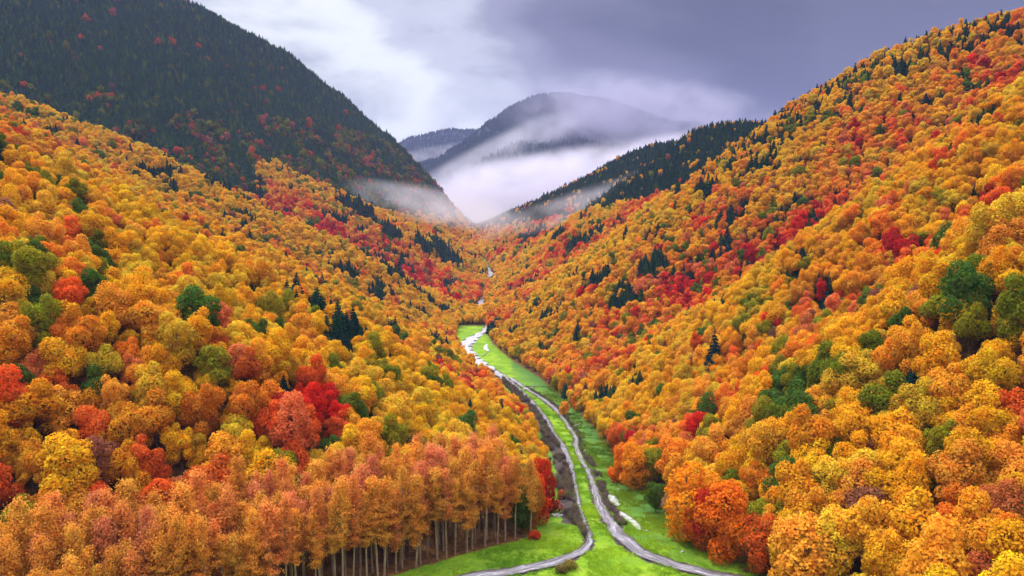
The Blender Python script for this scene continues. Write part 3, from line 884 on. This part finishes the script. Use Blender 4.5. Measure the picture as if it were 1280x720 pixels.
# leave out what lies behind a crest and far outside the picture
keepm = (~OCC[rest] | (T['y'][rest] < 500)) & (PX[rest] > -160) & (PX[rest] < 1440) & (PR[rest] < 900)
rest = rest[keepm]
def scat(name, sel, kinds, label):
    # kinds: list of (max distance, proto name)
    meshes = []; off = {}
    for _, k in kinds: off[k] = len(meshes); meshes += [p[2] for p in PROTO[k]]
    var = np.zeros(len(sel), int)
    for q, i in enumerate(sel):
        for md, k in kinds:
            if T['y'][i] < md: break
        var[q] = off[k] + (i % len(PROTO[k]))
    scatter_object(name, np.stack([T['x'][sel], T['y'][sel], T['z'][sel]], 1), rot[sel], np.stack([sx[sel], sx[sel], sz[sel]], 1), tint[sel], var, meshes, label)
scat('broadleaf_forest', rest[~T['con'][rest]], [(330, 'broad_near'), (700, 'broad_mid'), (9999, 'broad_far')], 'mass of smaller autumn trees covering the hillsides')
scat('conifer_forest', rest[T['con'][rest]], [(500, 'con_near'), (9999, 'con_far')], 'mass of dark conifers on the ridges and the mountain')

# ------------------------------------------------------------------ slender grove at the lower left
def grove():
    spots = []
    # front edge runs from the stream bend toward the lower left
    A = on_floor(655, 672); B = on_floor(470, 722)
    d = (B - A) / np.linalg.norm(B - A); back = np.array([d[1], -d[0]]); back = back if back[1] > 0 else -back
    for r_ in range(4):
        k = 0; s = -1.0 + 1.3 * (r_ % 2)
        while s < 150 and (r_ or s < 150):
            p = A + d * s + back * (r_ * 3.7 + rng.uniform(-.9, .9)) + d * rng.uniform(-.6, .6)
            spots.append((p[0], p[1], r_, s)); s += rng.uniform(2.0, 3.5)
    return spots
gs = grove()
gs = [g for g in gs if project(np.array(g[0]), np.array(g[1]), np.array(Hs(g[0], g[1]) + 20))[0] > -60]
gs.sort(key=lambda g: (g[2], -g[3]))
ROWN = ['front', 'second', 'third', 'fourth', 'rear']
rowcount = {}
for k, (x, y, r_, s) in enumerate(gs):
    m_ = sum(1 for g in gs if g[2] == r_)
    j = rowcount.get(r_, 0); rowcount[r_] = j + 1
    col_ = [(.92, .41, .10), (.92, .48, .07), (.90, .37, .15), (.93, .54, .08)][rng.integers(4) if r_ else rng.choice([1, 3, 0, 1])]
    tn = np.array(col_) * rng.uniform(.85, 1.08)
    hh = rng.uniform(.84, 1.12) * (1.0 if r_ else .95)
    tail = m_ - 1 - j
    pos = 'leftmost' if j == 0 else 'rightmost' if tail == 0 else (ORD[j] + 'from the left end' if j < 19 and j <= tail else ORD[tail] + 'from the right end' if tail < 19 else None)
    cn = {0: 'rusty orange', 1: 'golden orange', 2: 'pinkish orange', 3: 'yellow orange'}[[(.92, .41, .10), (.92, .48, .07), (.90, .37, .15), (.93, .54, .08)].index(col_)]
    lab = f'slender {cn} tree in the {ROWN[r_]} row of the grove, {pos}'
    z = Hs(x, y) - .2
    e = tree_thing('slender_tree', 'grove', int(rng.integers(7)), (x, y, z), rng.uniform(0, 6.28), (hh * rng.uniform(.85, 1.15),) * 2 + (hh,), tn, lab, 'slender tree', 'tall slender trees of the grove beside the meadow')
    e.rotation_euler[0] = rng.normal() * .022; e.rotation_euler[1] = rng.normal() * .022

# a few marked trees along the meadow edges, as in the photo
def edge_tree(px, row, scale, wide, tn, label, kind='broad_full', name='broadleaf_tree', cat='tree', var=0, grp='autumn broadleaf trees on the hillsides'):
    p = on_floor(px, row)
    tree_thing(name, kind, var, (p[0], p[1], Hs(*p) - .2), var * 1.3, (scale * wide, scale * wide, scale), tn, label, cat, grp)
edge_tree(652, 668, .95, .85, (.10, .20, .02), 'tall olive green tree at the right end of the grove', var=1)
edge_tree(662, 664, 1.0, .8, (.50, .22, .02), 'orange and green tree between the grove and the red tree', var=2)
edge_tree(672, 655, 1.0, .85, (.78, .10, .015), 'bright red orange tree overhanging the left meadow', var=3)
edge_tree(682, 640, .9, .8, (.48, .03, .012), 'dark crimson tree at the edge of the left meadow', var=4)
edge_tree(678, 622, .9, .8, (.62, .05, .012), 'red tree behind the crimson one on the left meadow edge', var=5)
edge_tree(868, 676, 1.3, 1.15, (.90, .40, .02), 'big golden orange tree overhanging the meadow at the lower right', var=6)
edge_tree(886, 686, 1.05, 1.0, (.84, .20, .015), 'deep orange tree beneath the big golden tree, lower right', var=0)
edge_tree(896, 688, 1.1, .95, (.55, .04, .02), 'dark red tree between two orange trees, lower right', var=1)
edge_tree(916, 700, 1.2, 1.1, (.86, .26, .018), 'orange tree at the lower right corner of the meadow', var=2)
edge_tree(800, 612, 1.05, 1.0, (.88, .42, .02), 'yellow tree standing over the brown clearing above the ponds', var=3)
edge_tree(786, 604, 1.0, .95, (.86, .30, .02), 'orange tree at the edge of the clearing above the ponds', var=4)
edge_tree(826, 640, .62, 1.1, (.08, .17, .02), 'small green tree beside the brown clearing', var=5)

# ------------------------------------------------------------------ bushes
def bush_proto(seed, nl=900, size=.2):
    rs = np.random.default_rng(seed)
    L = [(np.array([rs.normal() * .5, rs.normal() * .5, .9 + rs.random() * .6]), rs.uniform(.6, .95)) for _ in range(7)]
    P = []; Q = []
    for c, r_ in L:
        d = sph(nl // 7, rs); p = c + d * r_ * rs.uniform(.8, 1.1, (len(d), 1)); k = p[:, 2] > .05; P.append(p[k]); Q.append(d[k])
    cr = leaf_cloud(np.vstack(P), np.vstack(Q), size, rs)
    st = join([tube([(0, 0, -.3), (c * .5), c], [.09, .06, .02], 5) for c, r_ in L[:5]])
    return cr, st
for i in range(3): proto('bush', *bush_proto(700 + i), M_LEAF, M_BARK)
def bush(px, row, s, tn, label, var=0):
    p = on_floor(px, row)
    cm, tm, _ = PROTO['bush'][var % 3]
    e = bpy.data.objects.new('bush', None); col.objects.link(e); e.location = (p[0], p[1], Hs(*p) - .05); e.scale = (s, s, s); e.rotation_euler = (0, 0, var)
    tag(e, label, 'bush', 'single bushes on the valley floor')
    c = link('foliage', cm, e); c['tint'] = list(tn); link('stem', tm, e)
bush(708, 517, 2.9, (.80, .42, .04), 'round golden bush standing alone on the right meadow upstream', 0)
bush(773, 602, 2.2, (.86, .26, .02), 'small orange bush at the foot of the right forest', 1)
bush(668, 674, 1.1, (.72, .09, .02), 'small red bush on the brown rim of the left meadow', 2)
bush(691, 640, 1.7, (.42, .05, .03), 'dark red bush beside the pile of boulders', 1)
bush(704, 622, 1.2, (.60, .18, .06), 'salmon bush on the edge of the dark brushwood bank', 0)
bush(725, 512, 2.0, (.84, .2, .03), 'orange red bush hanging over the right meadow', 2)
bush(715, 712, 1.0, (.34, .30, .06), 'yellow green bush in the fork below the stream', 1)
bush(703, 716, .9, (.26, .20, .07), 'brownish bush in the fork beside the left track', 2)

# brushwood along the dark banks (nobody could count it)
def twig_proto(seed):
    rs = np.random.default_rng(seed); parts = []
    for k in range(16):
        a = rs.uniform(0, 6.28); l = rs.uniform(.7, 1.7); t = rs.uniform(.15, .75)
        tip = np.array([math.cos(a) * l * t, math.sin(a) * l * t, l])
        parts.append(tube([(0, 0, -.1), tip * .5 + rs.normal(size=3) * .06, tip], [.035, .025, .01], 4))
        for q in range(3):
            b = tip * rs.uniform(.4, .8); e_ = b + np.array([rs.normal() * .3, rs.normal() * .3, rs.uniform(.2, .5)])
            parts.append(tube([b, e_], [.018, .006], 3)) if False else parts.append(tube([b, (b + e_) / 2, e_], [.018, .012, .006], 4))
    return join(parts)
TW = []
for i in range(4):
    v, f = twig_proto(800 + i); TW.append(make_mesh('brush_kind', v, f, [M_TWIG], smooth=True))
def brush():
    P = []
    ys = np.sort(C_LEFT[:, 1]); o = np.argsort(C_LEFT[:, 1])
    for _ in range(3000):
        y = rng.uniform(170, 520); xs = np.interp(y, ys, C_LEFT[o, 0])
        w = 6.0 * float(sstep(166, 205, y)) * (.55 + .9 * float(vnoise(y / 11., 0.5, 12))); x = xs - 1.1 - rng.uniform(0, 1) * w
        if fbm(np.array([x / 4.]), np.array([y / 9.]), 66, 3)[0] < .44: continue
        P.append((x, y, rng.uniform(.5, 1.7)))
    o2 = np.argsort(C_RIGHT[:, 1]); 
    for _ in range(700):
        y = rng.uniform(180, 262); xs = np.interp(y, C_RIGHT[o2, 1], C_RIGHT[o2, 0])
        x = xs + 1.8 + rng.uniform(0, 1) ** 2 * 2.2
        if fbm(np.array([x / 3.]), np.array([y / 7.]), 67, 3)[0] < .48: continue
        P.append((x, y, rng.uniform(.5, 1.1)))
    for _ in range(900):
        y = rng.uniform(250, 420); xs = np.interp(y, C_RIGHT[o2, 1], C_RIGHT[o2, 0])
        x = xs + 1.3 + abs(rng.normal()) * 1.0
        P.append((x, y, rng.uniform(.3, .8)))
    P = np.array(P); z = H(P[:, 0], P[:, 1]) - .1
    scatter_object('brushwood', np.stack([P[:, 0], P[:, 1], z], 1), rng.uniform(0, 6.28, len(P)), np.repeat(P[:, 2:3], 3, 1), np.ones((len(P), 3)) * .1, rng.integers(4, size=len(P)), TW,
                   'dark leafless brushwood on the stream banks')
brush()

# grass tufts over the meadow
def tuft(seed):
    rs = np.random.default_rng(seed); V = []; Fc = []
    for k in range(26):
        a = rs.uniform(0, 6.28); c = np.array([rs.normal() * .28, rs.normal() * .28, 0]); h = rs.uniform(.10, .30); w = .02
        d = np.array([math.cos(a), math.sin(a), 0]); l = np.array([rs.normal() * .08, rs.normal() * .08, 0]); w = .035
        i = len(V); V += [c - d * w, c + d * w, c + l + [0, 0, h] + d * w * .3, c + l + [0, 0, h] - d * w * .3]; Fc.append([i, i + 1, i + 2, i + 3])
    return np.array(V), np.array(Fc)
M_TUFT = foliage_mat('grass_blades', .3, shift=(.8, .85, .7), nscale=.8)
TF = []
for i in range(4):
    v, f = tuft(900 + i); TF.append(make_mesh('tuft_kind', v, f, [M_TUFT]))
def tufts():
    m_ = 60000
    y = 140 * np.exp(rng.uniform(0, math.log(420 / 140.), m_)); xl = smooth_interp(y, YL, XL); xr = smooth_interp(y, YR, XR)
    x = xl - 4 + (xr - xl + 8) * rng.random(m_)
    dd = np.minimum(dist_to(x, y, C_LEFT), dist_to(x, y, C_RIGHT))
    k = (dd > .5) & (fbm(x / 5., y / 5., 71, 3) + .35 * (rng.random(m_) - .5) > .50)
    o = np.argsort(C_LEFT[:, 1]); xs = np.interp(y, C_LEFT[o, 1], C_LEFT[o, 0])
    k &= ~((x < xs) & (x > xs - 9) & (y > 180))
    gA = np.array([on_floor(655, 672), on_floor(470, 722)]); gd = (gA[1] - gA[0]) / np.linalg.norm(gA[1] - gA[0]); gb = np.array([gd[1], -gd[0]]); gb = gb if gb[1] > 0 else -gb
    k &= ~((((x - gA[0][0]) * gb[0] + (y - gA[0][1]) * gb[1]) > -1.5) & (x < xs - 8))
    shade_k = sstep(-22, -6, x - xr - 4) * sstep(150, 190, y) * (x > xs + 8)  # the same painted forest shade, darkening the tuft tints
    x, y = x[k], y[k]
    z = H(x, y) - .02
    g = fbm(x / 13., y / 13., 75, 4)[:, None]
    g = np.clip((g - .25) * 2, 0, 1)
    tn = (np.array([.20, .42, .02]) * (1 - g) + np.array([.52, .72, .04]) * g) * rng.uniform(.7, 1.15, (len(x), 1)) * (1 - .55 * shade_k[k][:, None])
    s = rng.uniform(.6, 1.5, len(x))[:, None] * np.ones((1, 3))
    scatter_object('grass', np.stack([x, y, z], 1), rng.uniform(0, 6.28, len(x)), s, tn, rng.integers(4, size=len(x)), TF, 'short bright green grass on the valley floor')
tufts()

# ------------------------------------------------------------------ boulders and logs
def boulder_mesh(seed):
    rs = np.random.default_rng(seed)
    import bmesh
    bm = bmesh.new(); bmesh.ops.create_icosphere(bm, subdivisions=3, radius=1)
    pl = sph(9, rs); dd = rs.uniform(.62, .9, 9)
    for v in bm.verts:
        p = np.array(v.co)
        for q, d_ in zip(pl, dd):
            e_ = p @ q - d_
            if e_ > 0: p = p - q * e_ * .92
        p = p * np.array([1.15, .9, .7]) + rs.normal(size=3) * .012
        v.co = p
    me = bpy.data.meshes.new('boulder'); bm.to_mesh(me); bm.free(); me.materials.append(M_ROCK)
    for p in me.polygons: p.use_smooth = False
    return me
BM = [boulder_mesh(i) for i in range(4)]
def boulder(x, y, s, label, k, sink=.25):
    o = link('boulder', BM[k % 4]); o.location = (x, y, Hs(x, y) + s * .7 * (1 - sink) - .15); o.scale = (s, s * .9, s * .85); o.rotation_euler = (.2 * k, .1, k * 1.9)
    tag(o, label, 'boulder', 'boulders on the valley floor')
q = on_floor(698, 645)
for k, (dx, dy, s, l) in enumerate([(-.9, 0, .75, 'dark boulder at the left of the pile on the left meadow'), (.2, .3, .85, 'grey boulder in the middle of the pile on the left meadow'),
                                    (1.3, -.1, .6, 'pale boulder at the right of the pile on the left meadow'), (.4, -1., .45, 'small boulder in front of the pile on the left meadow')]):
    boulder(q[0] + dx, q[1] + dy, s, l, k)
q = on_floor(737, 672)
for k, (dx, dy, s, l) in enumerate([(-.5, .6, .6, 'grey boulder where the stream bends toward the lower left'), (.7, 0, .5, 'round boulder at the water on the stream bend'), (0, 1.7, .55, 'upstream boulder of the three at the stream bend')]):
    boulder(q[0] + dx, q[1] + dy, s, l, k + 1)
for k, (px, row, s, l) in enumerate([(814, 664, .45, 'small grey stone on the grass right of the long pond'), (831, 674, .35, 'pale stone on the grass below the long pond'),
                                     (862, 690, .5, 'dark stone on the lower right meadow'), (777, 612, .4, 'pale stone above the upper pond'), (757, 612, .6, 'white stone at the tip of the upper pond')]):
    q = on_floor(px, row); boulder(q[0], q[1], s, l, k)

def log(p0, p1, r_, label):
    a, b = on_floor(*p0), on_floor(*p1)
    za, zb = Hs(*a) + r_ * .8, Hs(*b) + r_ * .8
    e = bpy.data.objects.new('fallen_log', None); col.objects.link(e); c = np.array([(a[0] + b[0]) / 2, (a[1] + b[1]) / 2, (za + zb) / 2]); e.location = c
    P = [np.array([*(a + (b - a) * t), za + (zb - za) * t]) - c + np.array([0, 0, .12 * math.sin(t * 7)]) for t in np.linspace(0, 1, 7)]
    v, f = tube(P, [r_ * (1 - .07 * k) for k in range(7)], 9)
    caps = [list(range(8, -1, -1)), list(range(54, 63))]
    me = bpy.data.meshes.new('log'); me.from_pydata([tuple(q) for q in v], [], [tuple(int(t) for t in q) for q in f] + caps); me.materials.append(M_LOG); me.update()
    link('stem', me, e)
    V = []; 
    for k in (2, 3, 4, 5):
        d = np.array([rng.normal() * .3, rng.normal() * .3, .8]) * rng.uniform(.8, 1.5); V.append(tube([P[k], P[k] + d * .5, P[k] + d], [r_ * .35, r_ * .22, r_ * .08], 5))
    v, f = join(V); link('branch_stubs', make_mesh('branch_stubs', v, f, [M_LOG], smooth=True), e)
    tag(e, label, 'fallen log', 'fallen logs on the meadow')
log((719, 534), (727, 530), .35, 'grey fallen log beside the bend of the right hand track')
log((664, 484), (671, 483), .4, 'pale fallen log lying across the upper meadow')
log((603, 446), (610, 440), .4, 'dark driftwood log on the meadow inside the river bend')

# ------------------------------------------------------------------ far mountains
def mountain(name, P, k, seed, x0, x1, y0, y1, label, ntree):
    nx, ny = 220, 160
    X, Y = np.meshgrid(np.linspace(x0, x1, nx), np.linspace(y0, y1, ny))
    def Hm(x, y):
        z = ridge_field(x, y, P, k)
        r1 = np.abs(fbm(x / 420., y / 420., seed, 4) - .5) * 2
        z = z - 130 * r1 * sstep(0, 350, P[:, 2].max() - z + 60) + 26 * (fbm(x / 90., y / 90., seed + 3, 4) - .5)
        return np.maximum(z, -160) + CAMZ
    Z = Hm(X, Y)
    V = np.stack([X.ravel(), Y.ravel(), Z.ravel()], 1); i = np.arange(nx * ny).reshape(ny, nx)
    Fc = np.stack([i[:-1, :-1].ravel(), i[:-1, 1:].ravel(), i[1:, 1:].ravel(), i[1:, :-1].ravel()], 1)
    o = link(name, make_mesh(name, V, Fc, [M_FAR], smooth=True)); tag(o, label, kind='structure')
    x = rng.uniform(x0, x1, ntree * 3); y = rng.uniform(y0, P[:, 1].max() + 60, ntree * 3)
    z = Hm(x, y); keep = z > CAMZ - 40; x, y, z = x[keep][:ntree], y[keep][:ntree], z[keep][:ntree]
    return x, y, z
M_FAR = plain_mat('far_forest_floor', (.010, .022, .022), (.035, .05, .035), .02, .95, .3)
PK = np.array([(*at(430, 215, 3700)[:2], at(430, 215, 3700)[2] - CAMZ), (*at(520, 196, 3750)[:2], at(520, 196, 3750)[2] - CAMZ), (*at(575, 180, 3800)[:2], at(575, 180, 3800)[2] - CAMZ),
               (*at(610, 156, 3850)[:2], at(610, 156, 3850)[2] - CAMZ), (*at(640, 134, 3900)[:2], at(640, 134, 3900)[2] - CAMZ), (*at(664, 121, 3950)[:2], at(664, 121, 3950)[2] - CAMZ),
               (*at(705, 119, 4000)[:2], at(705, 119, 4000)[2] - CAMZ), (*at(760, 128, 4050)[:2], at(760, 128, 4050)[2] - CAMZ), (*at(850, 150, 4100)[:2], at(850, 150, 4100)[2] - CAMZ),
               (*at(1000, 190, 4200)[:2], at(1000, 190, 4200)[2] - CAMZ), (*at(1200, 215, 4200)[:2], at(1200, 215, 4200)[2] - CAMZ)])
def rp(*a): return np.array([(*at(px, r_, Y)[:2], at(px, r_, Y)[2] - CAMZ) for px, r_, Y in a])
PK2 = rp((380, 215, 4900), (470, 190, 5000), (500, 178, 5000), (530, 168, 5050), (560, 163, 5100), (600, 164, 5150), (660, 175, 5200), (760, 200, 5200))
fx = [mountain('far_mountain', PK, .46, 201, -1300, 2700, 2900, 4600, 'misty rounded mountain beyond the end of the valley', 26000),
      mountain('distant_mountain', PK2, .4, 301, -2300, 1500, 4300, 5700, 'pale distant ridge left of the misty mountain', 12000)]
x = np.concatenate([f[0] for f in fx]); y = np.concatenate([f[1] for f in fx]); z = np.concatenate([f[2] for f in fx])
s = rng.uniform(.9, 1.7, len(x))
scatter_object('mountain_forest', np.stack([x, y, z], 1), rng.uniform(0, 6.28, len(x)), np.stack([s * 1.3, s * 1.3, s], 1), cp[rng.integers(3, size=len(x))], rng.integers(5, size=len(x)),
               [p[2] for p in PROTO['con_far']], 'dark forest covering the misty far mountains')

# ------------------------------------------------------------------ mist banks and haze
def mist(name, px, row, Y, size, dens, seed, rot_=(0, 0, 0), nscale=1.8, lo=.42, hi=.62, label=None, colr=(.84, .82, .93)):
    import bmesh
    m, nt, nd, lk = newmat(name + '_air')
    out = N(nt, 'ShaderNodeOutputMaterial')
    v = N(nt, 'ShaderNodeVolumePrincipled'); v.inputs['Color'].default_value = (*colr, 1); v.inputs['Anisotropy'].default_value = .2
    tc = N(nt, 'ShaderNodeTexCoord')
    mp = N(nt, 'ShaderNodeMapping'); mp.inputs['Location'].default_value = (seed * 3.7, seed * 1.3, seed * .7)
    mp.inputs['Scale'].default_value = (size[0] / min(size[0], size[1] * 1.0) * 1.0, size[1] / size[1], max(.22, 1.3 * size[2] / size[1]))
    lk.new(tc.outputs['Object'], mp.inputs[0])
    n1 = N(nt, 'ShaderNodeTexNoise', Scale=nscale, Detail=4.0, Roughness=.55, Distortion=.4); lk.new(mp.outputs[0], n1.inputs['Vector'])
    ln = N(nt, 'ShaderNodeVectorMath', operation='LENGTH'); lk.new(tc.outputs['Object'], ln.inputs[0])
    fall = ramp(nt, [(.0, (1, 1, 1)), (.55, (.6, .6, .6)), (.97, (0, 0, 0))], ln.outputs['Value'], 'EASE').outputs[0]
    nn = ramp(nt, [(lo, (0, 0, 0)), (hi, (1, 1, 1))], n1.outputs[0], 'EASE').outputs[0]
    d = math_(nt, 'MULTIPLY', math_(nt, 'MULTIPLY', fall, nn), dens)
    lk.new(d, v.inputs['Density']); lk.new(v.outputs[0], out.inputs['Volume'])
    bm = bmesh.new(); bmesh.ops.create_icosphere(bm, subdivisions=3, radius=1.02); me = bpy.data.meshes.new(name); bm.to_mesh(me); bm.free()
    me.materials.append(m)
    o = link(name, me); o.location = at(px, row, Y); o.scale = size; o.rotation_euler = rot_
    tag(o, label, kind='stuff')
    return o
mist('mist', 680, 236, 2500, (1400, 330, 150), .020, 1, (0, R(-9), 0), nscale=1.7, lo=.33, hi=.66, label='bank of white mist filling the far end of the valley')
mist('mist', 615, 200, 3150, (640, 300, 100), .008, 2, (0, R(-27), 0), 1.5, .36, .72, label='streak of mist rising along the misty mountain')
mist('mist', 800, 150, 3250, (780, 300, 240), .0075, 3, (0, R(6), 0), 1.6, .33, .62, label='low cloud hiding the right shoulder of the mountain', colr=(.60, .58, .75))
mist('mist', 530, 256, 1200, (220, 200, 40), .015, 4, (0, R(8), 0), 2.6, .38, .74, label='wisp of mist below the dark left mountain')
mist('mist', 760, 246, 1000, (240, 120, 28), .013, 5, (0, R(-17), 0), 2.4, .38, .72, label='thin wisp of mist under the conifer ridge')
mist('mist', 560, 190, 4250, (600, 150, 60), .004, 6, (0, R(-10), 0), 1.8, .34, .6, label='veil of mist before the distant ridge')
mist('mist', 600, 276, 1400, (170, 220, 30), .006, 8, (0, R(3), 0), 2., .34, .68, label='faint mist where the forest fades at the valley head')

def haze():
    m, nt, nd, lk = newmat('valley_air')
    out = N(nt, 'ShaderNodeOutputMaterial'); v = N(nt, 'ShaderNodeVolumePrincipled')
    v.inputs['Color'].default_value = (.42, .48, .92, 1); v.inputs['Density'].default_value = .00007; v.inputs['Anisotropy'].default_value = .1
    lk.new(v.outputs[0], out.inputs['Volume'])
    x, y0, y1, z0, z1 = 4600, -600, 6200, -140, 1000
    V = [(-x, y0, z0), (x, y0, z0), (x, y1, z0), (-x, y1, z0), (-x, y0, z1), (x, y0, z1), (x, y1, z1), (-x, y1, z1)]
    Fc = [(0, 3, 2, 1), (4, 5, 6, 7), (0, 1, 5, 4), (1, 2, 6, 5), (2, 3, 7, 6), (3, 0, 4, 7)]
    o = link('haze', make_mesh('haze', V, Fc, [m])); tag(o, 'thin bluish haze filling the valley air', kind='stuff')
haze()

# ------------------------------------------------------------------ sky, sun, camera
SUN_EL, SUN_AZ = R(58), R(-62)     # azimuth from +Y toward +X
w = bpy.data.worlds.new('World'); scene.world = w; w.use_nodes = True
nt = w.node_tree; nt.nodes.clear(); lk = nt.links
out = N(nt, 'ShaderNodeOutputWorld'); bg = N(nt, 'ShaderNodeBackground', Strength=.1); lk.new(bg.outputs[0], out.inputs[0])
sky = nt.nodes.new('ShaderNodeTexSky'); sky.sky_type = 'NISHITA'; sky.sun_disc = False; sky.sun_elevation = SUN_EL; sky.sun_rotation = SUN_AZ % (2 * PI)
tc = N(nt, 'ShaderNodeTexCoord'); sep = N(nt, 'ShaderNodeSeparateXYZ'); lk.new(tc.outputs['Generated'], sep.inputs[0])
mp = N(nt, 'ShaderNodeMapping'); mp.inputs['Scale'].default_value = (1, 1, 2.4); mp.inputs['Location'].default_value = (3.1, 1.2, .4); mp.inputs['Rotation'].default_value = (0, R(14), 0); lk.new(tc.outputs['Generated'], mp.inputs[0])
c1 = N(nt, 'ShaderNodeTexNoise', Scale=2.6, Detail=5.0, Roughness=.5, Distortion=.5); lk.new(mp.outputs[0], c1.inputs['Vector'])
c2 = N(nt, 'ShaderNodeTexNoise', Scale=7.0, Detail=5.0, Roughness=.5, Distortion=.6); lk.new(mp.outputs[0], c2.inputs['Vector'])
# the cloud deck is thin toward the left and thick toward the right
v = math_(nt, 'ADD', math_(nt, 'MULTIPLY', sep.outputs[0], .95), math_(nt, 'MULTIPLY', math_(nt, 'SUBTRACT', c1.outputs[0], .5), .55))
v = math_(nt, 'ADD', v, math_(nt, 'MULTIPLY', math_(nt, 'SUBTRACT', c2.outputs[0], .5), .22))
hz = math_(nt, 'MULTIPLY', math_(nt, 'SUBTRACT', sep.outputs[2], .14), .7)
v = math_(nt, 'ADD', v, hz)
v = math_(nt, 'ADD', v, .5)
K = 4.8
clouds = ramp(nt, [(0, (.25, .26, .36)), (.20, (.42, .44, .54)), (.34, (.96, .99, .99)), (.42, (.64, .66, .76)), (.52, (.34, .335, .455)), (.66, (.18, .17, .265)), (.84, (.075, .072, .125)), (1, (.11, .105, .17))], v, 'EASE').outputs[0]
cl = mixc(nt, 1.0, clouds, (K, K, K), 'MULTIPLY')
# overhead the overcast is brighter and neutral
ov = N(nt, 'ShaderNodeMapRange'); ov.interpolation_type = 'SMOOTHSTEP'
for k_, v_ in (('From Min', .36), ('From Max', .75), ('To Min', 0.0), ('To Max', 1.0)): ov.inputs[k_].default_value = v_
lk.new(sep.outputs[2], ov.inputs['Value'])
cl = mixc(nt, ov.outputs[0], cl, (14.5, 14.2, 14.0))
fin = mixc(nt, .93, sky.outputs[0], cl)
lk.new(fin, bg.inputs['Color'])

sd = bpy.data.lights.new('sun', 'SUN'); sd.energy = 1.5; sd.angle = R(10); sd.color = (1.0, .95, .86)
so = bpy.data.objects.new('sun', sd); col.objects.link(so)
dirv = Vector((math.sin(SUN_AZ) * math.cos(SUN_EL), math.cos(SUN_AZ) * math.cos(SUN_EL), math.sin(SUN_EL)))
so.rotation_euler = dirv.to_track_quat('Z', 'Y').to_euler(); so.location = dirv * 900

cd = bpy.data.cameras.new('camera'); cam = bpy.data.objects.new('camera', cd); col.objects.link(cam)
cd.sensor_width = 36; cd.lens = F / 1280 * 36; cd.clip_start = 1; cd.clip_end = 12000
cam.location = (0, 0, CAMZ); cam.rotation_euler = (PI / 2 - PITCH, 0, 0)
scene.camera = cam

scene.view_settings.view_transform = 'Standard'; scene.view_settings.look = 'None'; scene.view_settings.gamma = 1
scene.view_settings.use_curve_mapping = False; scene.view_settings.exposure = 1.15
scene.render.engine = 'CYCLES'
cy = scene.cycles
cy.use_denoising = True
try: cy.denoiser = 'OPENIMAGEDENOISE'
except Exception: pass
cy.max_bounces = 6; cy.diffuse_bounces = 3; cy.transmission_bounces = 3; cy.volume_bounces = 3; cy.glossy_bounces = 2; cy.transparent_max_bounces = 6
cy.volume_step_rate = 1.0; cy.volume_max_steps = 64
cy.use_adaptive_sampling = True; cy.adaptive_threshold = .02
print('trees', n, 'rest', len(rest), 'individual', len(chosen), 'grove', len(gs))
